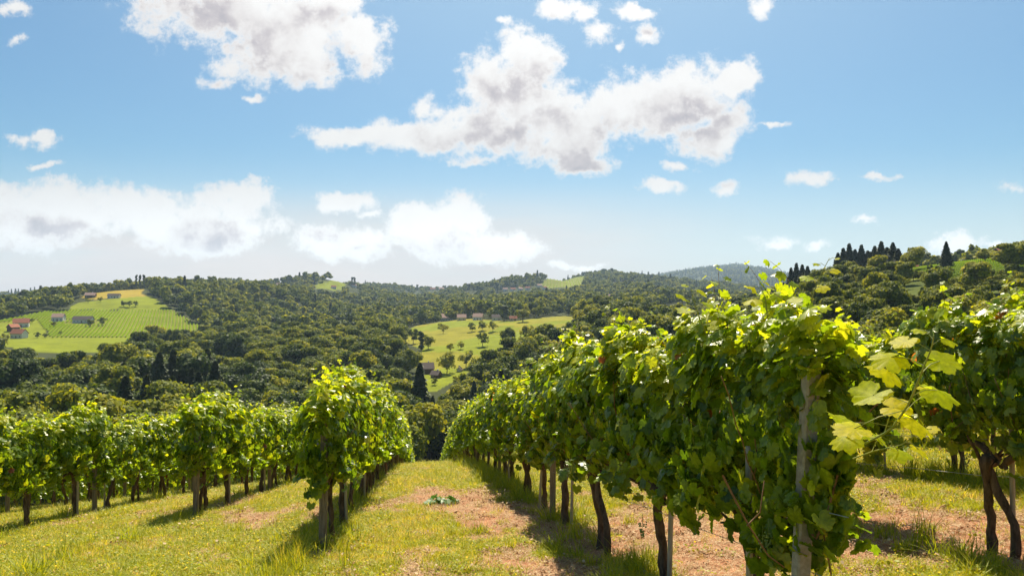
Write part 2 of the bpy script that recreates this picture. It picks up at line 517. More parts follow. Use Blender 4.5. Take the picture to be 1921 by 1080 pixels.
class MB:
    """collects vertices and faces"""
    def __init__(s):
        s.v, s.f3, s.f4, s.m3, s.m4, s.t, s.n = [], [], [], [], [], [], 0

    def add(s, v, f, mat=0, tint=0.5):
        v = np.asarray(v, float)
        f = np.asarray(f, int)
        if f.shape[1] == 3:
            s.f3.append(f + s.n)
            s.m3.append(np.full(len(f), mat))
        else:
            s.f4.append(f + s.n)
            s.m4.append(np.full(len(f), mat))
        s.v.append(v)
        s.t.append(np.broadcast_to(np.asarray(tint, float), (len(v),)))
        s.n += len(v)

    def mesh(s, name, mats, smooth=False):
        fl, mi = [], []
        if s.f3:
            fl.append(np.vstack(s.f3)); mi.append(np.concatenate(s.m3))
        if s.f4:
            fl.append(np.vstack(s.f4)); mi.append(np.concatenate(s.m4))
        return new_mesh(name, np.vstack(s.v), fl, mats, np.concatenate(mi), {'tint': np.concatenate(s.t)}, smooth)

    def box(s, c, size, mat=0, tint=0.5, rz=0.0, taper=1.0):
        x, y, z = [k / 2 for k in size]
        v = np.array([(-x, -y, -z), (x, -y, -z), (x, y, -z), (-x, y, -z), (-x * taper, -y * taper, z), (x * taper, -y * taper, z), (x * taper, y * taper, z), (-x * taper, y * taper, z)])
        c_, s_ = math.cos(rz), math.sin(rz)
        v = np.c_[v[:, 0] * c_ - v[:, 1] * s_, v[:, 0] * s_ + v[:, 1] * c_, v[:, 2]] + np.array(c)
        s.add(v, [(0, 3, 2, 1), (4, 5, 6, 7), (0, 1, 5, 4), (1, 2, 6, 5), (2, 3, 7, 6), (3, 0, 4, 7)], mat, tint)

    def tube(s, pts, rad, sides=8, mat=0, tint=0.5, bark=0.0, seed=0, cap=True):
        pts = np.asarray(pts, float)
        rad = np.broadcast_to(np.asarray(rad, float), (len(pts),))
        n = len(pts)
        T = np.gradient(pts, axis=0)
        T /= np.linalg.norm(T, axis=1)[:, None] + 1e-9
        ref = np.array([1.0, 0.13, 0.0])
        A = np.cross(T, ref)
        A /= np.linalg.norm(A, axis=1)[:, None] + 1e-9
        B = np.cross(T, A)
        th = np.linspace(0, 2 * np.pi, sides, endpoint=False)
        rr = rad[:, None] * np.ones((1, sides))
        if bark:
            g = np.random.default_rng(seed)
            ph = g.random(4) * 9
            L = np.arange(n)[:, None] * 0.35
            rr = rr * (1 + bark * (np.sin(3 * th + ph[0] + L) * 0.35 + np.sin(7 * th + ph[1] - L * 1.3) * 0.3 + (g.random((n, sides)) - 0.5) * 0.8))
        ring = pts[:, None, :] + rr[:, :, None] * (np.cos(th)[None, :, None] * A[:, None, :] + np.sin(th)[None, :, None] * B[:, None, :])
        v = ring.reshape(-1, 3)
        f = []
        i = np.arange(n - 1)[:, None] * sides
        j = np.arange(sides)[None, :]
        k = (j + 1) % sides
        f = np.stack([i + j, i + k, i + sides + k, i + sides + j], -1).reshape(-1, 4)
        s.add(v, f, mat, tint)
        if cap:
            base = s.n - len(v)
            for end in (0, n - 1):
                cidx = s.n
                s.v.append(pts[end:end + 1]); s.t.append(np.array([float(np.mean(tint))])); s.n += 1
                o = base + end * sides
                tri = np.array([(o + a, o + (a + 1) % sides, cidx) for a in range(sides)])
                s.f3.append(tri); s.m3.append(np.full(len(tri), mat))


def obj(name, me, parent=None, loc=None):
    o = bpy.data.objects.new(name, me)
    C.objects.link(o)
    if parent is not None:
        o.parent = parent
    if loc is not None:
        o.location = loc
    return o


def tag(o, label=None, cat=None, group=None, kind=None):
    if label:
        o['label'] = label
    if cat:
        o['category'] = cat
    if group:
        o['group'] = group
    if kind:
        o['kind'] = kind
    return o


# ---------------------------------------------------------------- materials
def mat_new(name):
    m = bpy.data.materials.new(name)
    m.use_nodes = True
    m.node_tree.nodes.clear()
    q = NT(m.node_tree)
    out = q.n('ShaderNodeOutputMaterial')
    return m, q, out


def principled(q, col, rough=0.8, spec=0.3, bump=None, bd=0.02, bs=0.5):
    p = q.n('ShaderNodeBsdfPrincipled')
    q.put(p.inputs['Base Color'], (*col, 1) if isinstance(col, tuple) else col)
    q.put(p.inputs['Roughness'], rough)
    p.inputs['Specular IOR Level'].default_value = spec
    if bump is not None:
        b = q.n('ShaderNodeBump')
        b.inputs['Strength'].default_value = bs
        b.inputs['Distance'].default_value = bd
        q.l(bump, b.inputs['Height'])
        q.l(b.outputs[0], p.inputs['Normal'])
    return p


def attr(q, name, kind='Fac'):
    a = q.n('ShaderNodeAttribute', attribute_name=name)
    return a.outputs[kind]


def leaf_mat(name, stops, trans, tfac=0.4, rough=0.42, spec=0.45, rand=0.0):
    m, q, out = mat_new(name)
    t = attr(q, 'tint')
    if rand:
        oi = q.n('ShaderNodeObjectInfo')
        t = q.math('ADD', t, q.math('MULTIPLY', q.math('SUBTRACT', oi.outputs['Random'], 0.5), rand), clamp=True)
    col = q.ramp(t, stops)
    tc = q.n('ShaderNodeTexCoord')
    n = q.noise(tc.outputs['Object'], 45.0 if 'vine' in name or 'young' in name else 0.9, 4, 0.6)
    col = q.mix(1.0, col, q.ramp(n, [(0.3, (0.72, 0.74, 0.8)), (0.55, (1.05, 1.03, 1.0)), (0.72, (1.3, 1.2, 1.1))]), 'MULTIPLY')
    if 'vine' in name:
        col = q.mix(q.map(n, 0.70, 0.76), col, (0.22, 0.12, 0.04))
    p = principled(q, col, rough, spec)
    tr = q.n('ShaderNodeBsdfTranslucent')
    q.l(q.mix(1.0, col, trans, 'MULTIPLY'), tr.inputs[0])
    mx = q.n('ShaderNodeMixShader')
    mx.inputs[0].default_value = tfac
    q.l(p.outputs[0], mx.inputs[1])
    q.l(tr.outputs[0], mx.inputs[2])
    q.l(mx.outputs[0], out.inputs[0])
    return m


M = {}
M['vine_leaf'] = leaf_mat('vine_leaf', [(0.0, (0.052, 0.105, 0.009)), (0.45, (0.155, 0.24, 0.014)), (0.8, (0.29, 0.355, 0.018)), (0.96, (0.42, 0.43, 0.025)), (0.985, (0.33, 0.10, 0.03))], (2.4, 2.2, 0.7), 0.48, 0.36, 0.5)
M['young_leaf'] = leaf_mat('young_leaf', [(0.0, (0.18, 0.30, 0.008)), (0.6, (0.33, 0.43, 0.006)), (1.0, (0.50, 0.52, 0.008))], (2.4, 2.1, 0.5), 0.72, 0.5, 0.2)
M['tree_leaf'] = leaf_mat('tree_leaf', [(0.0, (0.055, 0.09, 0.013)), (0.5, (0.172, 0.203, 0.013)), (1.0, (0.37, 0.35, 0.016))], (2.1, 1.9, 0.6), 0.36, 0.6, 0.15, rand=0.6)
M['conifer_leaf'] = leaf_mat('conifer_leaf', [(0.0, (0.028, 0.048, 0.015)), (0.6, (0.055, 0.082, 0.02)), (1.0, (0.11, 0.13, 0.03))], (1.3, 1.3, 0.7), 0.15, 0.6, 0.2, rand=0.3)
M['dark_leaf'] = leaf_mat('dark_leaf', [(0.0, (0.030, 0.055, 0.012)), (0.5, (0.070, 0.105, 0.014)), (1.0, (0.16, 0.19, 0.02))], (1.9, 1.8, 0.6), 0.28, 0.6, 0.2, rand=0.4)  # darker broadleaf species, also used to paint the valley bottom's shade
M['grass_leaf'] = leaf_mat('grass_leaf', [(0.0, (0.18, 0.25, 0.012)), (0.5, (0.38, 0.415, 0.014)), (0.8, (0.52, 0.49, 0.03)), (1.0, (0.60, 0.48, 0.14))], (1.9, 1.6, 0.7), 0.45, 0.5, 0.3, rand=0.25)
M['weed_leaf'] = leaf_mat('weed_leaf', [(0.0, (0.05, 0.13, 0.03)), (1.0, (0.13, 0.24, 0.04))], (1.8, 1.8, 0.8), 0.35, 0.45, 0.4)
M['litter'] = leaf_mat('litter', [(0.0, (0.30, 0.13, 0.06)), (0.5, (0.46, 0.27, 0.13)), (1.0, (0.62, 0.48, 0.28))], (1.0, 1.0, 1.0), 0.1, 0.7, 0.2)


def simple(name, c1, c2, scale=6, rough=0.85, bump=0.01, stretch=(1, 1, 1), spec=0.2):
    m, q, out = mat_new(name)
    tc = q.n('ShaderNodeTexCoord')
    v = q.vm('MULTIPLY', tc.outputs['Object'], stretch)
    n = q.noise(v, scale, 6, 0.65)
    col = q.mix(q.map(n, 0.3, 0.7), c1, c2)
    p = principled(q, col, rough, spec, n, bump, 0.8)
    q.l(p.outputs[0], out.inputs[0])
    return m


M['vine_bark'] = simple('vine_bark', (0.035, 0.022, 0.014), (0.22, 0.15, 0.10), 22, 0.95, 0.02, (1, 1, 0.25))
M['cane'] = simple('cane', (0.16, 0.085, 0.04), (0.30, 0.17, 0.08), 30, 0.7, 0.003, (1, 1, 0.3))
M['green_stem'] = simple('green_stem', (0.16, 0.22, 0.04), (0.30, 0.30, 0.08), 20, 0.5, 0.001)
M['old_wood'] = simple('old_wood', (0.13, 0.10, 0.07), (0.36, 0.29, 0.21), 14, 0.9, 0.006, (4, 4, 0.35))
M['pale_wood'] = simple('pale_wood', (0.30, 0.25, 0.18), (0.52, 0.46, 0.37), 14, 0.9, 0.005, (4, 4, 0.35))
M['concrete'] = simple('concrete', (0.22, 0.19, 0.15), (0.42, 0.37, 0.30), 25, 0.9, 0.003)
M['band'] = simple('band', (0.02, 0.02, 0.02), (0.04, 0.04, 0.04), 10, 0.6, 0.001)
M['wire'] = simple('wire', (0.25, 0.26, 0.27), (0.40, 0.41, 0.42), 40, 0.45, 0.0, spec=0.6)
M['twine'] = simple('twine', (0.03, 0.22, 0.16), (0.05, 0.35, 0.25), 40, 0.6, 0.0)
M['grape'] = simple('grape', (0.13, 0.20, 0.04), (0.26, 0.32, 0.08), 8, 0.35, 0.0, spec=0.5)
M['tree_bark'] = simple('tree_bark', (0.045, 0.035, 0.025), (0.14, 0.11, 0.08), 5, 0.95, 0.03, (1, 1, 0.3))
M['roof_red'] = simple('roof_red', (0.28, 0.095, 0.055), (0.42, 0.17, 0.10), 3, 0.85, 0.03, (1, 1, 3))
M['roof_pale'] = simple('roof_pale', (0.40, 0.24, 0.18), (0.55, 0.36, 0.28), 3, 0.85, 0.03, (1, 1, 3))
M['roof_dark'] = simple('roof_dark', (0.11, 0.085, 0.075), (0.22, 0.17, 0.15), 3, 0.85, 0.03, (1, 1, 3))
M['plaster'] = simple('plaster', (0.62, 0.58, 0.52), (0.78, 0.75, 0.70), 1.2, 0.9, 0.005)
M['plaster_yellow'] = simple('plaster_yellow', (0.60, 0.45, 0.24), (0.70, 0.56, 0.34), 1.2, 0.9, 0.005)
M['timber'] = simple('timber', (0.10, 0.055, 0.03), (0.20, 0.12, 0.07), 4, 0.9, 0.01, (1, 1, 0.2))
M['white_paint'] = simple('white_paint', (0.72, 0.72, 0.70), (0.80, 0.80, 0.78), 4, 0.6, 0.0)
m_, q_, o_ = mat_new('window_glass')
q_.l(principled(q_, (0.03, 0.04, 0.05), 0.12, 0.6).outputs[0], o_.inputs[0])
M['glass'] = m_


def ground_mat():
    m, q, out = mat_new('ground')
    geo = q.n('ShaderNodeNewGeometry')
    P = geo.outputs['Position']
    zone = attr(q, 'zone', 'Color')            # base colour laid down per kind of land
    soil = attr(q, 'soil')
    near = attr(q, 'near')
    n1 = q.noise(P, 9.0, 6, 0.7)
    n2 = q.noise(P, 55.0, 5, 0.7)
    n3 = q.noise(P, 1.3, 4, 0.6)
    sc = q.ramp(n2, [(0.28, (0.15, 0.052, 0.025)), (0.45, (0.38, 0.155, 0.07)), (0.58, (0.52, 0.26, 0.12)), (0.75, (0.64, 0.43, 0.24))])
    sc = q.mix(q.map(n1, 0.35, 0.7), sc, (0.40, 0.19, 0.11))
    gc = q.ramp(n2, [(0.25, (0.10, 0.085, 0.02)), (0.5, (0.22, 0.20, 0.025)), (0.75, (0.38, 0.31, 0.07))])
    gc = q.mix(q.map(n3, 0.4, 0.75), gc, (0.26, 0.24, 0.04))
    nearc = q.mix(q.map(q.math('ADD', soil, q.math('MULTIPLY', q.math('SUBTRACT', n1, 0.5), 0.8)), 0.2, 0.6), gc, sc)
    farn = q.noise(P, 0.06, 5, 0.65)
    fine = q.noise(P, 0.6, 4, 0.6)
    fc = q.mix(1.0, zone, q.ramp(q.math('ADD', q.math('MULTIPLY', farn, 0.6), q.math('MULTIPLY', fine, 0.4)), [(0.3, (0.62, 0.62, 0.62)), (0.7, (1.3, 1.25, 1.2))]), 'MULTIPLY')
    col = q.mix(near, fc, nearc)
    hgt = q.math('ADD', n2, q.math('MULTIPLY', n1, 1.5))
    p = principled(q, col, 0.95, 0.1, hgt, 0.03, 0.6)
    q.l(p.outputs[0], out.inputs[0])
    return m


M['ground'] = ground_mat()

# ---------------------------------------------------------------- the land, one sheet
def build_ground():
    az = np.concatenate([np.linspace(-180, -44, 46)[:-1], np.linspace(-44, 44, 640), np.linspace(44, 180, 46)[1:-1]])
    az = np.radians(az)
    rr = [0.6]
    while rr[-1] < 7300:
        rr.append(rr[-1] * 1.0125)
    rr = np.array(rr)
    na, nr = len(az), len(rr)
    A, RR = np.meshgrid(az, rr, indexing='ij')
    x, y = RR * np.sin(A), RR * np.cos(A)
    z = height(x, y)
    X, d = to_row(x, y)
    soil = soil_at(X, d)
    # clods
    z = z + (1 - sstep(RR, 12, 30)) * (fbm(x * 7, y * 7, 3, 0.6) - 0.5) * 0.05
    fld = field_at(x, y, z)
    zone = np.empty(x.shape + (3,))
    zone[:] = (0.045, 0.055, 0.018)
    cols = {0: (0.30, 0.23, 0.025), 1: (0.18, 0.215, 0.008), 2: (0.17, 0.19, 0.02), 3: (0.075, 0.10, 0.012)}
    for k, c in cols.items():
        zone[fld == k] = c
    # the centre meadow has drier, paler slopes
    px, py = project(x, np.maximum(y, 1), z)
    dry = (fld == 1) & (RR > 360) & (RR < 860) & (px > 750) & (fbm(x / 60, y / 60, 3) > 0.50)
    zone[dry] = (0.22, 0.21, 0.014)
    near = 1 - sstep(RR, 95, 125)
    idx = np.arange(na * nr).reshape(na, nr)
    i0 = idx
    i1 = np.roll(idx, -1, axis=0)
    f = np.stack([i0[:, :-1], i0[:, 1:], i1[:, 1:], i1[:, :-1]], -1).reshape(-1, 4)
    verts = np.stack([x, y, z], -1).reshape(-1, 3)
    cen = len(verts)
    verts = np.vstack([verts, [0, 0, H(0, 0)]])
    f3 = np.stack([idx[:, 0], np.roll(idx[:, 0], -1), np.full(na, cen)], -1)
    app = lambda a, v: np.append(a.ravel(), v)
    me = new_mesh('ground', verts, [f, f3], [M['ground']], None,
                  {'zone': np.vstack([zone.reshape(-1, 3), [(0.1, 0.1, 0.02)]]), 'soil': app(soil, 0.3), 'near': app(near, 1.0)}, True)
    o = obj('ground', me)
    tag(o, kind='structure')


build_ground()


# ---------------------------------------------------------------- leaves
def leaf_template(lod):
    if lod == 0:
        half = [(0, .60), (7, .54), (13, .56), (20, .51), (28, .43), (36, .50), (42, .50), (50, .58), (58, .53), (65, .54), (74, .50), (84, .42), (93, .48), (101, .47), (110, .53), (120, .48), (130, .50), (142, .44), (154, .43), (166, .33), (175, .13)]
    elif lod == 1:
        half = [(0, .62), (28, .44), (52, .58), (82, .43), (110, .53), (150, .43), (175, .14)]
    else:
        half = [(0, .62), (58, .56), (128, .50)]
    pts = [(a, r) for a, r in half] + [(360 - a, r) for a, r in reversed(half) if a != 0]
    v = np.array([(r * math.sin(R(a)), -r * math.cos(R(a)), 0) for a, r in pts])
    if lod == 2:
        f = np.array([(0, 1, 2), (0, 2, 3), (0, 3, 4)])
        return v, f
    v = np.vstack([[0, 0, 0], v])
    n = len(pts)
    f = np.array([(0, 1 + i, 1 + (i + 1) % n) for i in range(n)])
    return v, f


LT = [leaf_template(k) for k in range(3)]


def place_leaves(pos, nrm, tip, size, lod, tint, g, wb=0.06):
    """many leaves at once -> verts, faces, tints; tip = direction the leaf point hangs to"""
    tv, tf = LT[lod]
    n = len(pos)
    nrm = nrm / (np.linalg.norm(nrm, axis=1)[:, None] + 1e-9)
    t = tip - (tip * nrm).sum(1)[:, None] * nrm
    t /= np.linalg.norm(t, axis=1)[:, None] + 1e-9
    y = -t
    x = np.cross(y, nrm)
    r2 = (tv[:, 0] ** 2 + tv[:, 1] ** 2)
    k1, k2 = g.uniform(-0.15, 0.75, n), g.uniform(-0.5, 0.5, n)
    wob = wb * (g.random((n, len(tv))) - 0.5) * (2.0 if lod < 2 else 1.0)
    zz = -k1[:, None] * r2[None, :] - k2[:, None] * np.abs(tv[:, 0])[None, :] * 0.6 + wob
    L = (tv[None, :, 0, None] * x[:, None, :] + tv[None, :, 1, None] * y[:, None, :] + zz[:, :, None] * nrm[:, None, :])
    L = L * size[:, None, None] + pos[:, None, :]
    f = tf[None] + (np.arange(n) * len(tv))[:, None, None]
    return L.reshape(-1, 3), f.reshape(-1, 3), np.repeat(tint, len(tv))


def unit(g, n):
    v = g.normal(size=(n, 3))
    return v / np.linalg.norm(v, axis=1)[:, None]


def shoot_path(g, start, length, lean, n=7):
    p = [np.array(start, float)]
    dirv = np.array([lean[0], lean[1], 1.0])
    for i in range(n):
        dirv = dirv / np.linalg.norm(dirv)
        p.append(p[-1] + dirv * length / n)
        dirv = dirv + g.normal(size=3) * 0.12 + np.array([lean[0], lean[1], -0.05]) * 0.15
    return np.array(p)


def vine_foliage(seed, n, size, lod, half_len=1.13, w=0.34, z0=1.04, z1=2.28, shoots=8, hang=5, ragged=0.24):
    """foliage of one vine: row direction along local Y, base of the vine at the origin; returns foliage mesh and cane mesh"""
    g = np.random.default_rng(seed)
    zc, hz = (z0 + z1) / 2, (z1 - z0) / 2
    ph = g.random(6) * 7

    def shape(th, yy):
        """radius multiplier with lumps and hollows"""
        return 1 + ragged * (np.sin(2 * th + ph[0] + yy * 2.2) + 0.8 * np.sin(3 * th + ph[1] - yy * 3.7) + 0.9 * np.sin(5 * th + ph[2] + yy * 6.1)) * 0.5
    yy = g.uniform(-half_len, half_len, n)
    th = g.uniform(0, 2 * np.pi, n)
    depth = 1 - np.abs(g.normal(0, 0.20, n))
    inner = g.random(n) < 0.15
    depth[inner] = g.uniform(0.3, 0.8, inner.sum())
    e = 0.55
    cs, sn = np.cos(th), np.sin(th)
    sx = np.sign(cs) * np.abs(cs) ** e
    sz = np.sign(sn) * np.abs(sn) ** e
    rad = shape(th, yy) * depth
    endt = np.clip((half_len - np.abs(yy)) / 0.3, 0.35, 1) ** 0.5
    x = w * sx * rad * endt * (1 + 0.15 * np.sin(yy * 3 + ph[3]))
    zz = zc + hz * sz * np.clip(rad, 0, 1.15)
    low = zz < z0 + 0.35
    zz = zz + low * (0.16 * np.sin(yy * 5 + ph[4]) + g.normal(0, 0.10, n))
    pos = np.c_[x, yy, zz]
    # open pockets in the leaf wall
    pk = vnoise(yy * 3.3 + 20 + seed * 1.7, zz * 3.6 + 30 + np.sign(sx) * 9)
    drop = (pk < 0.40) & (depth > 0.72)
    pos[drop, 0] *= 0.35
    nrm = np.c_[sx * 1.0, g.normal(0, 0.35, n), sz * 0.9 + 0.35] + g.normal(0, 0.42, (n, 3))
    tip = np.c_[sx * 0.5, g.normal(0, 0.5, n), -1.0 + 0 * sx] + g.normal(0, 0.3, (n, 3))
    sz_ = size * g.uniform(0.6, 1.25, n)
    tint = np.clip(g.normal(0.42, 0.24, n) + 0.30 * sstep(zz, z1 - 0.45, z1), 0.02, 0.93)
    tint[g.random(n) < 0.0025] = 1.0
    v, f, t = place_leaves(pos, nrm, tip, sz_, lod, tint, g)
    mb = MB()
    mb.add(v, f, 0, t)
    # shoots standing out of the top and hanging from the bottom
    for k in range(shoots + hang):
        top = k < shoots
        if top:
            y0 = g.uniform(-half_len, half_len)
            p = shoot_path(g, (g.uniform(-0.6, 0.6) * w, y0, z1 - 0.12), g.uniform(0.2, 0.55), g.normal(0, 0.35, 2))
        else:
            y0 = g.uniform(-half_len, half_len)
            s_ = g.choice([-1, 1])
            p = shoot_path(g, (s_ * w * 0.7, y0, z0 + 0.25), g.uniform(0.2, 0.55), (s_ * 0.4, g.normal(0, 0.3)))
            p[:, 2] = 2 * p[0, 2] - p[:, 2]
        if lod < 2:
            mb.tube(p, np.linspace(0.0035, 0.0012, len(p)), 4, 1, 0.5)
        m = 9 if top else 12
        u = np.linspace(0.1, 1, m)
        q = np.array([np.interp(u, np.linspace(0, 1, len(p)), p[:, i]) for i in range(3)]).T
        side = unit(g, m)
        side[:, 2] *= 0.3
        q = q + side * size * 0.5
        nn = side * 0.5 + np.array([0, 0, 0.8]) + g.normal(0, 0.4, (m, 3))
        tt = side + np.array([0, 0, -0.5])
        szs = size * (1.15 - 0.75 * u) * g.uniform(0.8, 1.15, m) if top else size * g.uniform(0.7, 1.1, m)
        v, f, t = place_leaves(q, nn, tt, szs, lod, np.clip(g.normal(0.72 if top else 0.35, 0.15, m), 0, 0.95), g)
        mb.add(v, f, 0, t)
    if lod < 2:
        for k in range(5):        # petioles and bare canes showing in the canopy
            s_ = g.choice([-1, 1])
            y0 = g.uniform(-half_len, half_len)
            p = shoot_path(g, (s_ * w * 0.2, y0 * 0.7, 0.95), g.uniform(0.7, 1.2), (s_ * 0.25, g.normal(0, 0.3)), 9)
            mb.tube(p, np.linspace(0.006, 0.003, len(p)), 5, 1, 0.5)
    return mb.mesh('vine_foliage', [M['vine_leaf'], M['cane']], lod == 0)


def vine_trunk(seed, sides=10, double=True):
    g = np.random.default_rng(seed)
    mb = MB()
    n = 14 if sides > 7 else 7

    def stem(x0, y0, x1, y1, r):
        t = np.linspace(0, 1, n)
        bx, by = g.normal(0, 0.05), g.normal(0, 0.06)
        pts = np.c_[x0 + (x1 - x0) * t + bx * np.sin(t * np.pi * 1.6) + g.normal(0, .007, n), y0 + (y1 - y0) * t + by * np.sin(t * np.pi * 1.5) + g.normal(0, .008, n), -0.12 + t * 1.05]
        rad = r * (1.05 - 0.15 * t + 0.10 * np.sin(t * 17 + bx * 90) + 0.35 * np.clip((t - 0.8) / 0.2, 0, 1) + 0.12 * np.clip((0.10 - t) / 0.10, 0, 1))
        mb.tube(pts, rad, sides, 0, 0.5, bark=0.42, seed=seed + 5)
    if double:
        stem(g.normal(0, .01), -0.075, g.normal(0, .03), -0.05, g.uniform(0.036, 0.046))
        stem(g.normal(0, .01), 0.085, g.normal(0, .03), 0.09, g.uniform(0.032, 0.042))
    else:
        stem(0, 0, g.normal(0, .03), g.normal(0, .05), g.uniform(0.038, 0.050))
    # knotty head and arms
    for s in (-1, 1):
        t = np.linspace(0, 1, 8)
        pts = np.c_[g.normal(0, .02) * t, s * (0.03 + 0.55 * t ** 1.2), 0.86 + 0.16 * np.sin(t * 2.2) + g.normal(0, .01, 8)]
        mb.tube(pts, 0.042 - 0.028 * t, max(5, sides - 3), 0, 0.5, bark=0.3, seed=seed + s)
    for k in range(4):
        p = shoot_path(g, (g.normal(0, .02), g.normal(0, .10), 0.84), 0.32, g.normal(0, 0.7, 2), 4)
        mb.tube(p, np.linspace(0.022, 0.008, len(p)), 5, 0, 0.5, bark=0.25, seed=seed + k)
    return mb.mesh('vine_trunk', [M['vine_bark']], True)


def grape_bunch_mesh(seed):
    g = np.random.default_rng(seed)
    import bmesh
    bm = bmesh.new()
    bmesh.ops.create_icosphere(bm, subdivisions=1, radius=1)
    v0 = np.array([v.co[:] for v in bm.verts])
    f0 = np.array([[v.index for v in f.verts] for f in bm.faces])
    bm.free()
    mb = MB()
    for k in range(42):
        z = -g.random() * 0.13
        rr = 0.034 * (1 + z / 0.15)
        a = g.random() * 6.28
        c = np.array([rr * math.cos(a), rr * math.sin(a), z])
        mb.add(v0 * 0.0075 + c, f0, 0)
    mb.tube([(0, 0, 0.06), (0, 0, 0), (0, 0, -0.05)], 0.002, 4, 0)
    return mb.mesh('grape_bunch', [M['grape']], True)


print("leaves...")
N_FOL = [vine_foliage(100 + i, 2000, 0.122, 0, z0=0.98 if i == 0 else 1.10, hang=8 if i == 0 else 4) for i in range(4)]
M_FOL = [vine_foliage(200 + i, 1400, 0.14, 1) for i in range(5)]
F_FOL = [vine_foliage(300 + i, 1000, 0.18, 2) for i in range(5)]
N_TRK = [vine_trunk(400 + i, 12, i % 2 == 0) for i in range(4)]
M_TRK = [vine_trunk(500 + i, 8, i % 3 != 0) for i in range(5)]
F_TRK = [vine_trunk(600 + i, 6, i % 2 == 0) for i in range(3)]
BUNCH = [grape_bunch_mesh(i) for i in range(3)]


def post_mesh(seed, hgt, w, mat, round_=False, cap=False):
    mb = MB()
    g = np.random.default_rng(seed)
    if round_:
        t = np.linspace(0, 1, 8)
        mb.tube(np.c_[0.02 * t * g.normal(), 0.02 * t * g.normal(), -0.3 + t * (hgt + 0.3)], w / 2 * (1.05 - 0.1 * t), 9, 0, 0.5, bark=0.07, seed=seed)
    else:
        h = w / 2
        b = w * 0.12
        prof = [(-h + b, -h), (h - b, -h), (h, -h + b), (h, h - b), (h - b, h), (-h + b, h), (-h, h - b), (-h, -h + b)]
        zs = [-0.3, 0.0, hgt * 0.35, hgt * 0.7, hgt - 0.01, hgt]
        v = []
        for i, z in enumerate(zs):
            s = 1.0 if i < 5 else 0.88
            jx, jy = g.normal(0, 0.002, 2)
            v += [(x * s + jx, y * s + jy, z) for x, y in prof]
        f = []
        for i in range(len(zs) - 1):
            for j in range(8):
                f.append((i * 8 + j, i * 8 + (j + 1) % 8, (i + 1) * 8 + (j + 1) % 8, (i + 1) * 8 + j))
        mb.add(v, f, 0)
        o = (len(zs) - 1) * 8
        mb.f4.append(np.array([(o, o + 1, o + 2, o + 3), (o + 3, o + 4, o + 7, o), (o + 4, o + 5, o + 6, o + 7)]))
        mb.m4.append(np.zeros(3))
    return mb.mesh('post', [mat], round_)


POSTS = [post_mesh(i, 2.0, 0.085, M['old_wood'], i % 2 == 0) for i in range(4)]
STAKES = [post_mesh(20 + i, 1.35, 0.042, M['pale_wood'], True) for i in range(4)]

ORD = ['first', 'second', 'third', 'fourth', 'fifth', 'sixth', 'seventh', 'eighth', 'ninth', 'tenth', 'eleventh', 'twelfth']
# row name, lateral place, first vine, last, spacing, first post or None
ROWS = [
    ('row right of the grass lane', 2.00, 4.25, 80, 2.05, None, 12),
    ('second row right of the lane', 5.00, 4.0, 60, 1.85, None, 5),
    ('third row right of the lane', 7.85, 6.2, 44, 1.9, None, 3),
    ('fourth row right of the lane', 10.9, 7.4, 44, 1.9, None, 2),
    ('fifth row right of the lane', 13.9, 9.6, 40, 1.9, None, 0),
    ('sixth row right of the lane', 16.9, 11.8, 40, 1.9, None, 0),
    ('row left of the grass lane', -1.27, 10.05, 80, 1.75, 9.45, 12),
    ('second row left of the lane', -4.3, 15.0, 66, 1.75, 14.5, 10),
    ('third row left of the lane', -7.3, 11.0, 52, 1.78, None, 8),
    ('fourth row left of the lane', -10.4, 13.5, 48, 1.8, None, 3),
    ('fifth row left of the lane', -13.5, 18.0, 46, 1.8, None, 2),
    ('sixth row left of the lane', -16.6, 23.0, 46, 1.85, None, 0),
]
row_az = -TH      # rotation about Z that turns local +Y to the row direction


def add_part(name, me, parent):
    if me is None:
        return None
    o = bpy.data.objects.new(name, me)
    C.objects.link(o)
    o.parent = parent
    return o


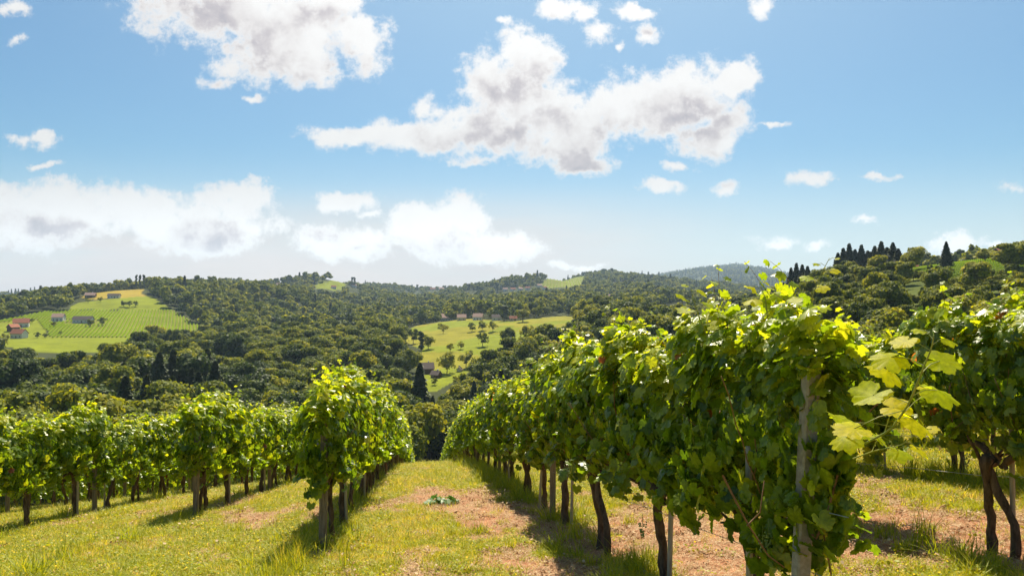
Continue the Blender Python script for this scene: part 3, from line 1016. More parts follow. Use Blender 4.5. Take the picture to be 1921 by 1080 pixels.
def build_rows():
    g = np.random.default_rng(11)
    for (rn, X, d0, d1, sp, post0, named) in ROWS:
        side = 'right' if X > 0 else 'left'
        d, k, s_ord, p_ord = d0, 0, 0, 0
        if post0:
            x, y = rowxy(X, post0)
            o = obj('trellis_post', POSTS[1] if X > -3 else POSTS[3], loc=(x, y, H(x, y)))
            o.scale = (1.1, 1.1, 0.98)
            o.rotation_euler = (R(-1.5), R(1.0), row_az)
            tag(o, 'weathered wooden end post standing at the head of the %s' % rn, 'post', 'trellis posts')
        while d < d1:
            dd = d + g.normal(0, 0.05)
            x, y = rowxy(X + g.normal(0, 0.02), dd)
            dist = math.hypot(x, y)
            e = bpy.data.objects.new('grapevine', None)
            C.objects.link(e)
            e.empty_display_size = 0.2
            e.location = (x, y, H(x, y) - 0.01)
            flip = math.pi if (k * 7 + int(X * 3)) % 2 else 0
            e.rotation_euler = (0, 0, row_az + flip + g.normal(0, 0.03))
            s = g.uniform(0.95, 1.06) if X > 0 else g.uniform(0.90, 1.10)
            if X == -4.3 and k in (0, 1):
                s = 1.06
            sx = s * g.uniform(0.9, 1.12)
            if X in (-4.3, -7.3) or X < -8:
                s *= 0.93
            e.scale = (sx, s * sp / 2.0 * (0.76 if k == 0 and X == 2.0 else 1), s)
            if dist < 8.6:
                i = k % 4 if X == 2.0 else (k + 2) % 4
                fm = N_FOL[i] if (X == 2.0 and k == 0) else N_FOL[1 + (k + int(X)) % 3]
                tm = N_TRK[(k + (1 if X > 4 else 0)) % 4]
            elif dist < 26:
                fm = M_FOL[(k * 3 + int(abs(X))) % 5]
                tm = M_TRK[(k * 2 + int(abs(X))) % 5]
            else:
                fm = F_FOL[(k * 3 + int(abs(X))) % 5]
                tm = F_TRK[k % 3]
            add_part('trunk', tm, e)
            add_part('foliage', fm, e)
            if dist < 11 and X > 0:
                for b in range(3):
                    o = add_part('grape_bunch', BUNCH[b], e)
                    o.location = (g.choice([-1, 1]) * g.uniform(0.18, 0.34), g.uniform(-0.8, 0.8), g.uniform(0.82, 1.05))
            if k < named:
                lab = '%s leafy grapevine from the near end of the %s' % (ORD[k], rn)
            else:
                lab = 'distant leafy grapevine merging into the far stretch of the %s' % rn if named else 'leafy grapevine with gnarled trunk in the %s' % rn
            tag(e, lab, 'grapevine', 'grapevines of the %s' % rn)
            # posts and stakes
            if k % 4 == 3 and dist < 60:
                xx, yy = rowxy(X, dd + sp / 2)
                o = obj('trellis_post', POSTS[k % 4], loc=(xx, yy, H(xx, yy)))
                o.rotation_euler = (g.normal(0, 0.02), g.normal(0, 0.02), row_az)
                if named > 4 and p_ord < 3:
                    tag(o, '%s weathered wooden post along the %s' % (ORD[p_ord + (1 if post0 else 0)], rn), 'post', 'trellis posts')
                else:
                    tag(o, 'grey wooden post farther down inside the %s' % rn, 'post', 'posts inside the %s' % rn)
                p_ord += 1
            if dist < 22 and k % 3 != 2 and abs(X) < 9:
                xx, yy = rowxy(X + 0.07 * (1 if k % 2 else -1), dd - 0.10)
                o = obj('vine_stake', STAKES[k % 4], loc=(xx, yy, H(xx, yy)))
                o.rotation_euler = (g.normal(0, 0.03), g.normal(0, 0.03), row_az)
                if k < named and k < 10:
                    tag(o, 'thin stake by the %s vine, %s' % (ORD[k], rn), 'stake', 'vine stakes')
                else:
                    tag(o, 'thin pale wooden stake among the farther vines of the %s' % rn, 'stake', 'stakes of the %s' % rn)
            d += {(2.0, 0): 1.87, (5.0, 1): 2.55}.get((X, k), sp)
            k += 1
        # trellis wires
        if -8 < X < 9:
            for hz, nm in ((0.72, 'lower'), (1.05, 'upper')):
                dds = np.arange((post0 or d0 - 1.0), min(d1, 34), 1.0)
                xs, ys = rowxy(np.full(len(dds), X), dds)
                mb = MB()
                mb.tube(np.c_[xs, ys, height(xs, ys) + hz], 0.0022, 4, 0, cap=False)
                o = obj('trellis_wire', mb.mesh('trellis_wire', [M['wire']]))
                tag(o, 'thin %s steel wire strung along the %s' % (nm, rn), 'wire', 'trellis wires')


build_rows()


def hero_details():
    # leaning concrete post at the near end of the first right row
    p0 = np.array([(1488 - CX) / F * 3.8, 3.8, 0.0])
    p0[2] = H(p0[0], p0[1])
    top_h = -(668 - CY) / F * 3.8
    hgt = top_h - p0[2]
    e = bpy.data.objects.new('trellis_post', None)
    C.objects.link(e)
    e.location = p0
    e.rotation_euler = (0, math.atan(((1528 - 1488) / F * 3.75) / 1.9), row_az)
    add_part('shaft', post_mesh(77, hgt, 0.075, M['concrete']), e)
    mb = MB()
    mb.box((0, 0, hgt - 0.075), (0.083, 0.083, 0.016), 0)
    add_part('black_band', mb.mesh('black_band', [M['band']]), e)
    tag(e, 'leaning square concrete post with black band near its top inside the nearest vine', 'post', 'trellis posts')

    def shoot(name, pix, dist, leaves, seed, mat, rad=0.005):
        """a shoot through photo points pix at the given distances, with separate big leaves"""
        g = np.random.default_rng(seed)
        pts = np.array([((px - CX) / F * dd, dd, -(py - CY) / F * dd) for (px, py), dd in zip(pix, dist)])
        n = 14
        u = np.linspace(0, 1, n)
        P = np.array([np.interp(u, np.linspace(0, 1, len(pts)), pts[:, i]) for i in range(3)]).T
        mb = MB()
        mb.tube(P, np.linspace(rad, rad * 0.35, n), 6, 1, 0.5)
        pos, nrm, tip, size, tint = [], [], [], [], []
        for (t, dx, dz, s, ny) in leaves:
            b = np.array([np.interp(t, u, P[:, i]) for i in range(3)])
            c = b + np.array([dx, g.uniform(-.04, .04), dz])
            mid = (b + c) / 2 + np.array([0, 0, 0.01])
            mb.tube([b, mid, c], 0.0016, 4, 1, 0.5)
            pos.append(c); size.append(s * 0.82)
            tip.append((dx, -0.25 * s, dz * 0.3 - 0.02))
            nrm.append((g.normal(0, .25), ny * 0.55, 0.85 + g.normal(0, .15)))
            tint.append(g.uniform(0.5, 1))
        v, f, tt = place_leaves(np.array(pos), np.array(nrm), np.array(tip), np.array(size), 0, np.array(tint), g, 0.025)
        mb.add(v, f, 0, tt)
        return mb.mesh(name, [M['young_leaf'], M['green_stem']], True)
    first = next(o for o in C.objects if o.name == 'grapevine')
    bpy.context.view_layer.update()
    inv = first.matrix_world.inverted()

    def attach(me):
        me.transform(inv)
        me.update()
        return add_part('shoot', me, first)
    # big sunlit shoot reaching out to the right
    lv = [(0.08, -.10, .00, .15, -.55), (0.12, .05, -.05, .12, -.6), (0.22, -.17, .02, .20, -.6), (0.28, .06, .00, .17, -.75), (0.40, -.13, .03, .17, -.6), (0.45, .09, .02, .17, -.75),
          (0.52, -.09, .05, .15, -.6), (0.60, .08, .04, .15, -.8), (0.66, -.11, .03, .15, -.6), (0.78, -.07, .03, .11, -.5), (0.84, .05, .02, .075, -.5), (0.93, -.03, .03, .06, -.5), (0.35, -.2, -.06, .16, -.5), (0.15, .03, .10, .14, -.8), (0.30, .11, .09, .14, -.8)]
    attach(shoot('shoot', [(1622, 832), (1672, 806), (1706, 756), (1728, 700), (1748, 652), (1752, 628)], [2.9, 2.7, 2.55, 2.45, 2.42, 2.4], lv, 5, 'young'))
    attach(shoot('shoot', [(1600, 860), (1640, 845), (1690, 835), (1722, 812)], [2.95, 2.9, 2.85, 2.8], [(.3, .03, .05, .09, -.6), (.5, -.05, .04, .1, -.6), (.75, .06, -.03, .1, -.6), (.95, .04, .03, .06, -.5)], 6, 'young', 0.003))
    # tall thin shoots above the canopy
    attach(shoot('shoot', [(1518, 660), (1516, 600), (1524, 555), (1540, 515), (1556, 484)], [3.9, 3.9, 3.9, 3.9, 3.9],
                 [(.15, .06, .0, .12, -.6), (.25, -.07, .02, .12, -.5), (.38, .06, .01, .13, -.6), (.48, -.10, -.01, .11, -.5), (.58, .05, .01, .10, -.6), (.68, -.07, .02, .09, -.5), (.78, .05, .01, .07, -.5), (.88, -.04, .01, .05, -.5), (.96, .03, .01, .035, -.5)], 7, 'young', 0.004))
    attach(shoot('shoot', [(1330, 640), (1310, 590), (1300, 560), (1296, 538)], [4.6] * 4,
                 [(.2, .07, .0, .13, -.6), (.35, -.07, .02, .14, -.5), (.5, .06, .01, .12, -.6), (.65, -.07, .01, .12, -.5), (.8, .05, .01, .1, -.6), (.95, -.03, .02, .06, -.5)], 8, 'young', 0.004))
    attach(shoot('shoot', [(1440, 600), (1436, 560), (1424, 530)], [4.2] * 3,
                 [(.2, .07, .0, .13, -.6), (.4, -.07, .02, .14, -.5), (.6, .06, .01, .12, -.6), (.8, -.06, .01, .1, -.5), (.95, .03, .01, .06, -.6)], 9, 'young', 0.004))
    # bare hanging cane in front of the first trunk
    mb = MB()
    g = np.random.default_rng(3)
    for pix, r in (([(1360, 895), (1375, 935), (1405, 985), (1440, 1040), (1470, 1062)], .006), ([(1570, 890), (1545, 960), (1530, 1010), (1520, 1000), (1556, 1010), (1562, 1090)], .006), ([(1400, 985), (1425, 960), (1432, 900)], .004)):
        P = [((px - CX) / F * 3.7, 3.7 + g.normal(0, .02), -(py - CY) / F * 3.7) for px, py in pix]
        mb.tube(P, np.linspace(r, r * .6, len(P)), 6, 0, 0.5, bark=.15)
    me = mb.mesh('hanging_cane', [M['cane']], True)
    me.transform(inv)
    add_part('hanging_cane', me, first)


hero_details()


# ---------------------------------------------------------------- instancing for the uncountable
def source(name, me):
    o = bpy.data.objects.new(name, me)
    return o


def scatter(name, pts, rot, scl, idx, sources):
    """one 'stuff' object: points that carry one of the source shapes each"""
    col = bpy.data.collections.new(name + '_shapes')
    for i, s in enumerate(sources):
        s.name = 'shape_%02d_%s' % (i, name)
        col.objects.link(s)
    me = bpy.data.meshes.new(name)
    me.vertices.add(len(pts))
    me.vertices.foreach_set('co', np.asarray(pts, np.float32).ravel())
    a = me.attributes.new('rot', 'FLOAT_VECTOR', 'POINT')
    a.data.foreach_set('vector', np.asarray(rot, np.float32).ravel())
    a = me.attributes.new('scl', 'FLOAT_VECTOR', 'POINT')
    scl = np.asarray(scl, np.float32)
    if scl.ndim == 1:
        scl = np.repeat(scl[:, None], 3, 1)
    a.data.foreach_set('vector', scl.ravel())
    a = me.attributes.new('idx', 'INT', 'POINT')
    a.data.foreach_set('value', np.asarray(idx, np.int32))
    o = obj(name, me)
    ng = bpy.data.node_groups.new(name, 'GeometryNodeTree')
    ng.interface.new_socket("Geometry", in_out='INPUT', socket_type='NodeSocketGeometry')
    ng.interface.new_socket("Geometry", in_out='OUTPUT', socket_type='NodeSocketGeometry')
    q = NT(ng)
    gi, go = q.n('NodeGroupInput'), q.n('NodeGroupOutput')
    m2p = q.n('GeometryNodeMeshToPoints')
    q.l(gi.outputs[0], m2p.inputs['Mesh'])
    ci = q.n('GeometryNodeCollectionInfo')
    ci.inputs['Collection'].default_value = col
    ci.inputs['Separate Children'].default_value = True
    ci.inputs['Reset Children'].default_value = True
    iop = q.n('GeometryNodeInstanceOnPoints')
    q.l(m2p.outputs[0], iop.inputs['Points'])
    q.l(ci.outputs[0], iop.inputs['Instance'])
    iop.inputs['Pick Instance'].default_value = True

    def na(nm, t):
        nd = q.n('GeometryNodeInputNamedAttribute', data_type=t)
        nd.inputs[0].default_value = nm
        return nd.outputs[0]
    q.l(na('idx', 'INT'), iop.inputs['Instance Index'])
    e2r = q.n('FunctionNodeEulerToRotation')
    q.l(na('rot', 'FLOAT_VECTOR'), e2r.inputs[0])
    q.l(e2r.outputs[0], iop.inputs['Rotation'])
    q.l(na('scl', 'FLOAT_VECTOR'), iop.inputs['Scale'])
    q.l(iop.outputs[0], go.inputs[0])
    md = o.modifiers.new('scatter', 'NODES')
    md.node_group = ng
    return o


# ---------------------------------------------------------------- grass
def blades(seed, n, rad, h, w, mat, lean=0.5, tint=(0.4, 0.2), segs=3, flat=False):
    g = np.random.default_rng(seed)
    mb = MB()
    a = g.random(n) * 6.283
    r = rad * np.sqrt(g.random(n))
    bx, by = r * np.cos(a), r * np.sin(a)
    da = g.random(n) * 6.283
    hh = h * g.uniform(0.45, 1.15, n)
    ln = lean * g.uniform(0.2, 1.3, n)
    ww = w * g.uniform(0.7, 1.3, n)
    V_, F_ = [], []
    ks = np.linspace(0, 1, segs + 1)
    dx, dy = np.cos(da), np.sin(da)
    for i, t in enumerate(ks):
        cx = bx + dx * hh * ln * t ** 1.8
        cy = by + dy * hh * ln * t ** 1.8
        cz = hh * (t - 0.35 * ln * t * t) - 0.01
        if flat:
            cz = 0.012 + 0.02 * g.random(n) + 0 * cz
            cx, cy = bx + dx * hh * t, by + dy * hh * t
        hw = ww * (1 - t ** 1.6) / 2 + 0.0004
        V_.append(np.c_[cx - dy * hw, cy + dx * hw, cz])
        V_.append(np.c_[cx + dy * hw, cy - dx * hw, cz])
    V_ = np.stack(V_, 1).reshape(-1, 3)
    k = 2 * (segs + 1)
    base = (np.arange(n) * k)[:, None]
    F_ = np.concatenate([base + np.array([[2 * i, 2 * i + 1, 2 * i + 3, 2 * i + 2]]) for i in range(segs)])
    mb.add(V_, F_, 0, np.repeat(np.clip(g.normal(tint[0], tint[1], n), 0, 1), k))
    return mb.mesh('blades', [mat])


def clover(seed, n, rad, s, mat):
    g = np.random.default_rng(seed)
    a = g.random(n) * 6.283
    r = rad * np.sqrt(g.random(n))
    pos = np.c_[r * np.cos(a), r * np.sin(a), g.uniform(0.01, 0.07, n)]
    nrm = np.array([0, 0, 1.0]) + g.normal(0, .45, (n, 3))
    v, f, t = place_leaves(pos, nrm, unit(g, n), s * g.uniform(.6, 1.3, n), 2, np.clip(g.normal(.5, .25, n), 0, 1), g)
    mb = MB()
    mb.add(v, f, 0, t)
    return mb.mesh('clover', [mat])


def build_grass():
    g = np.random.default_rng(21)
    G = M['grass_leaf']
    shapes = [blades(1, 26, 0.07, 0.085, 0.006, G, 0.8, (0.40, .2)), blades(2, 26, 0.08, 0.07, 0.007, G, 1.0, (0.5, .2)), blades(3, 22, 0.07, 0.11, 0.006, G, 0.9, (0.35, .2)),
              clover(4, 34, 0.09, 0.020, G), blades(5, 22, 0.08, 0.10, 0.004, G, 0.9, (0.9, .1)),
              blades(6, 34, 0.07, 0.26, 0.008, G, 0.8, (0.32, .2), 4),
              blades(7, 20, 0.09, 0.05, 0.005, M['litter'], 0.3, (0.6, .3), 1, True),
              clover(8, 14, 0.1, 0.022, M['litter'])]
    P, Rt, S, I = [], [], [], []

    def fill(r0, r1, n, sc):
        r = np.sqrt(g.uniform(r0 * r0, r1 * r1, n))
        a = g.uniform(R(-41), R(41), n)
        x, y = r * np.sin(a), r * np.cos(a)
        X, d = to_row(x, y)
        s = soil_at(X, d)
        clump = fbm(x * 2.2 + 31, y * 2.2 + 8, 3)
        bare = s + (clump - 0.5) * 0.7 + 0.08
        ok = g.random(n) < np.clip(1.0 - bare * 2.1, 0.03, 1)
        lit = ~ok & (g.random(n) < 0.55)
        u = g.random(n)
        idx = np.where(u < .31, 0, np.where(u < .58, 1, np.where(u < .82, 2, np.where(u < .93, 3, 4))))
        # patches where clover and green grass or dry grass take over
        pat = fbm(x * 0.7 + 60, y * 0.7 + 12, 3)
        u2 = g.random(n)
        idx = np.where((pat > 0.55) & (u2 < .55), np.where(u2 < .3, 3, 2), idx)
        idx = np.where((pat < 0.38) & (u2 < .25), 4, idx)
        # taller, greener grass under the rows and near the posts
        under = np.zeros(n)
        for rw in ROWS:
            under = np.maximum(under, np.exp(-((X - rw[1] + 0.12) / 0.33) ** 2))
        tall = (g.random(n) < under * np.where(X > 1, 0.22, 0.05))
        idx = np.where(tall, 5, idx)
        idx = np.where(ok, idx, np.where(g.random(n) < 0.93, 6, 7))
        keep = ok | lit
        x, y, idx, clump, tall = x[keep], y[keep], idx[keep], clump[keep], tall[keep]
        m = len(x)
        P.append(np.c_[x, y, height(x, y) + (1 - sstep(np.hypot(x, y), 12, 30)) * (fbm(x * 7, y * 7, 3, 0.6) - 0.5) * 0.05])
        Rt.append(np.c_[g.normal(0, .1, m), g.normal(0, .1, m), g.random(m) * 6.28])
        sz = sc * g.uniform(0.7, 1.25, m) * (0.65 + 0.75 * clump)
        S.append(np.c_[sz, sz, sz * g.uniform(.8, 1.25, m)])
        I.append(idx)
    fill(2.0, 9.0, 22000, 1.0)
    fill(9.0, 16.0, 42000, 1.1)
    fill(16.0, 30.0, 62000, 1.3)
    fill(30.0, 75.0, 60000, 1.9)
    o = scatter('grass', np.vstack(P), np.vstack(Rt), np.vstack(S), np.concatenate(I), [source('s', m) for m in shapes])
    tag(o, 'short sunlit grass, clover and dry straw between the vine rows', 'grass', kind='stuff')

    # tall wild grass at the foot of the left end post, countable tufts under the right row
    tall_m = blades(31, 150, 0.20, 0.55, 0.006, G, 0.55, (0.55, .3), 4)
    for i, (px, py, s) in enumerate([(548, 1068, .75), (585, 1030, .6), (640, 1040, .5), (668, 992, .5), (520, 1090, .7)]):
        d_ = 1.6 * F / (py - 792) if py > 792 else 9
        x, y, z = at(px, py, 3, 25)
        o = obj('tall_grass_tuft', tall_m, loc=(x, y, z))
        o.scale = (s, s, s)
        o.rotation_euler = (0, 0, i * 1.3)
        tag(o, 'wispy tall grass tuft %s' % ['left of the first end post', 'at the foot of the left end post', 'just right of the left end post', 'under the second vine left of the lane', 'at the lower edge left of the end post'][i], 'grass tuft', 'tall grass tufts')
    mid_m = blades(33, 90, 0.12, 0.24, 0.008, G, 0.8, (0.4, .2), 4)
    where = [(900, 1000, 'in the middle of the grass lane'), (1100, 1060, 'right of the lane in the shade of the first row'), (1180, 1070, 'beside the third vine of the right row'), (1000, 965, 'at the right edge of the lane'),
             (1660, 1010, 'under the second right row on bare soil'), (1700, 1035, 'among dry soil before the second right row'), (1745, 1000, 'in shade behind the hanging foliage'), (1600, 1000, 'just right of the concrete post'), (1870, 1065, 'beside the paired trunks of the second right row'), (1180, 985, 'between the third and fourth right vines'), (1640, 945, 'behind the nearest vine leaves'), (960, 1030, 'toward the front of the lane')]
    for i, (px, py, s) in enumerate(where):
        x, y, z = at(px, py, 3, 25)
        o = obj('grass_tuft', mid_m, loc=(x, y, z))
        k = 0.75 + 0.5 * random.random()
        o.scale = (k, k, k)
        o.rotation_euler = (0, 0, i * 1.1)
        tag(o, 'thick green grass tuft ' + s, 'grass tuft', 'green grass tufts')
    # broad leaved weed in the lane
    x, y, z = at(828, 948, 5, 25)
    mb = MB()
    n = 34
    a = g.random(n) * 6.28
    r = g.uniform(.02, .26, n)
    pos = np.c_[r * np.cos(a) * 1.25, r * np.sin(a), g.uniform(.03, .16, n)]
    v, f, t = place_leaves(pos, np.c_[np.cos(a) * .5, np.sin(a) * .5, np.ones(n)] + g.normal(0, .3, (n, 3)), np.c_[np.cos(a), np.sin(a), -.3 * np.ones(n)], g.uniform(.09, .17, n), 1, g.random(n), g)
    mb.add(v, f, 0, t)
    for k in range(n):
        mb.tube([(0, 0, -.01), pos[k] * .6 + np.array([0, 0, .01]), pos[k]], .003, 4, 0, .3, cap=False)
    o = obj('weed_plant', mb.mesh('weed_plant', [M['weed_leaf']]), loc=(x, y, z))
    tag(o, 'low broad-leaved dark green weed growing on the bare patch in the lane', 'plant')


print("grass...")
build_grass()


# ---------------------------------------------------------------- trees
def crown_mesh(seed, h, w, cards, card, lobes=22, base=0.18, mat=None, columnar=False, gaps=0.0):
    """broadleaf crown of leaf clumps; total tree height h, crown width w; foot at the origin"""
    g = np.random.default_rng(seed)
    zc = h * (base + 1) / 2
    hz = h * (1 - base) / 2
    L = []
    for i in range(lobes):
        v = unit(g, 1)[0]
        rr = g.uniform(0.45, 0.80)
        s = g.uniform(0.20, 0.40) * (0.75 if v[2] > 0.6 else 1)
        L.append((v[0] * w / 2 * rr, v[1] * w / 2 * rr, zc + v[2] * hz * rr, s * w * 0.72 if not columnar else w * 0.42))
    L = np.array(L)
    pick = g.choice(lobes, cards, p=L[:, 3] ** 2 / (L[:, 3] ** 2).sum())
    d = unit(g, cards)
    d[:, 2] = np.where(d[:, 2] < -0.35, -d[:, 2], d[:, 2])
    d[:, 2] *= 0.85
    rad = L[pick, 3] * g.uniform(0.72, 1.08, cards)
    pos = L[pick, :3] + d * rad[:, None]
    if gaps:
        keep = vnoise(pos[:, 0] * 0.7 + 40, pos[:, 2] * 0.7 + pos[:, 1] * 0.4 + 40) > gaps
        pos, d, pick = pos[keep], d[keep], pick[keep]
    n = len(pos)
    nrm = d + g.normal(0, .38, (n, 3)) + np.array([0, 0, .25])
    lt = g.normal(0, 0.12, lobes)[pick]
    tint = np.clip(0.42 + lt + g.normal(0, .15, n), 0, 1)
    v, f, t = place_leaves(pos, nrm, unit(g, n), card * g.uniform(.6, 1.3, n), 2, tint, g)
    mb = MB()
    mb.add(v, f, 0, t)
    # inner foliage masses so that the crown is not hollow
    import bmesh
    bm = bmesh.new()
    bmesh.ops.create_icosphere(bm, subdivisions=1, radius=1)
    v0 = np.array([q.co[:] for q in bm.verts])
    f0 = np.array([[q.index for q in fc.verts] for fc in bm.faces])
    bm.free()
    if not gaps:
        for l in L:
            j = 1 + g.normal(0, .12, (len(v0), 1))
            mb.add(v0 * j * l[3] * 0.74 + l[:3], f0, 0, 0.2)  # low tint paints the darkness inside the crown
    return mb.mesh('crown', [mat or M['tree_leaf']])


def trunk_mesh(seed, h, r, top=0.6, limbs=5, w=6):
    g = np.random.default_rng(seed)
    mb = MB()
    t = np.linspace(0, 1, 7)
    mb.tube(np.c_[g.normal(0, .25) * t, g.normal(0, .25) * t, -0.8 + t * (h * top + .8)], r * (1.2 - .75 * t), 7, 0, .5, bark=.12, seed=seed)
    for k in range(limbs):
        a = k * 2.4 + g.random()
        z = h * g.uniform(.25, .5)
        p = np.array([(0, 0, z), (math.cos(a) * w * .15, math.sin(a) * w * .15, z + h * .1), (math.cos(a) * w * .34, math.sin(a) * w * .34, z + h * .26)])
        mb.tube(p, [r * .5, r * .35, r * .12], 5, 0, .5)
    return mb.mesh('trunk', [M['tree_bark']], True)


def conifer_crown(seed, h, w, cards, card):
    g = np.random.default_rng(seed)
    z = g.random(cards) ** 0.85
    tiers = 14
    zt = (np.floor(z * tiers) + g.random(cards) * 0.9) / tiers
    rmax = (1 - zt) ** 0.85 * w / 2 * (1 + 0.18 * np.sin(zt * tiers * 6.28))
    a = g.random(cards) * 6.28
    arm = 1 + 0.22 * np.sin(a * 5 + np.floor(z * tiers) * 2.3)
    rr = rmax * arm * np.sqrt(g.uniform(0.35, 1, cards))
    pos = np.c_[rr * np.cos(a), rr * np.sin(a), h * (0.08 + 0.92 * zt) - rr * 0.28]
    nrm = np.c_[np.cos(a) * .5, np.sin(a) * .5, np.ones(cards)] + g.normal(0, .4, (cards, 3))
    tip = np.c_[np.cos(a), np.sin(a), -0.5 * np.ones(cards)]
    v, f, t = place_leaves(pos, nrm, tip, card * g.uniform(.6, 1.3, cards), 2, np.clip(g.normal(.45, .2, cards), 0, 1), g)
    mb = MB()
    mb.add(v, f, 0, t)
    zs = np.linspace(0, 1, 10)
    mb.tube(np.c_[0 * zs, 0 * zs, h * (0.1 + 0.85 * zs)], w * 0.30 * (1 - zs) + .02, 7, 0, .1, bark=.2, seed=seed)
    return mb.mesh('crown', [M['conifer_leaf']])


print("trees...")
# unit: metres.  (crown mesh, trunk mesh, height, width)
BROAD = []
for i in range(7):
    h, w = [15, 13, 16, 12, 14, 15.5, 13][i], [11, 10.5, 10, 9, 12, 9.5, 10][i]
    BROAD.append((crown_mesh(700 + i, h, w, 3800, 0.62, 20 + i * 2), trunk_mesh(720 + i, h, 0.32, w=w), h, w))
CONIF = [(conifer_crown(740 + i, 17 + i, 8.2, 3000, 0.8), trunk_mesh(750 + i, 17, .28, .8, 0), 17 + i, 8.2) for i in range(3)]
LOOSE = [(crown_mesh(760 + i, 7.5, 6.5, 2200, 0.45, 16, .12, gaps=0.33), trunk_mesh(770 + i, 7.5, .16, .6, 5, 6), 7.5, 6.5) for i in range(3)]
POPLAR = [(crown_mesh(780, 15, 2.8, 1200, .6, 16, .05, columnar=True, mat=M['conifer_leaf']), trunk_mesh(781, 15, .2, .4, 0), 15, 2.8)]
LOWB = [crown_mesh(790 + i, 13, 10.5, 620, 1.45, 14) for i in range(5)]
LOWC = [conifer_crown(796 + i, 17, 6, 420, 1.7) for i in range(2)]


LOWD = LOWB[0].copy()
LOWD.materials.clear()
LOWD.materials.append(M['dark_leaf'])
DARK = []
for i in range(3):
    cm_ = BROAD[i][0].copy()
    cm_.materials.clear()
    cm_.materials.append(M['dark_leaf'])
    DARK.append((cm_,) + BROAD[i][1:])


def tree(kind, var, x, y, s, label, cat, group, name, rz=None, sz=None):
    cm, tm, h, w = kind[var % len(kind)]
    e = bpy.data.objects.new(name, None)
    C.objects.link(e)
    e.location = (x, y, H(x, y) - 0.3)
    e.rotation_euler = (0, 0, rz if rz is not None else random.random() * 6.28)
    e.scale = (s, s, s * (sz or 1))
    add_part('trunk', tm, e)
    add_part('crown', cm, e)
    tag(e, label, cat, group)
    return e


def tree_px(kind, var, px, py, hpx, label, cat, group, name, r0=120, r1=8000, wpx=None):
    """tree whose foot is seen at px, py and which is hpx photo pixels tall"""
    x, y, z = at(px, py, r0, r1)
    h = max(hpx / F * y, -(py - hpx - CY) / F * y - z + 0.3)
    s = h / kind[var % len(kind)][2]
    e = tree(kind, var, x, y, s, label, cat, group, name)
    if wpx:
        sw = wpx / F * y / kind[var % len(kind)][3]
        e.scale = (sw, sw, s)
    return e


CONIFER_ZONES = [  # photo outlines of the foot of dark conifer stands, distance range
    ([(230, 900), (230, 790), (430, 770), (450, 900)], 230, 420),
    ([(755, 860), (760, 760), (825, 770), (825, 860)], 240, 330),
    ([(1560, 535), (1560, 505), (1695, 495), (1695, 530)], 380, 520),
    ([(1440, 590), (1470, 550), (1530, 545), (1530, 590)], 300, 460),
    ([(900, 870), (870, 800), (960, 760), (980, 860)], 220, 330),
]


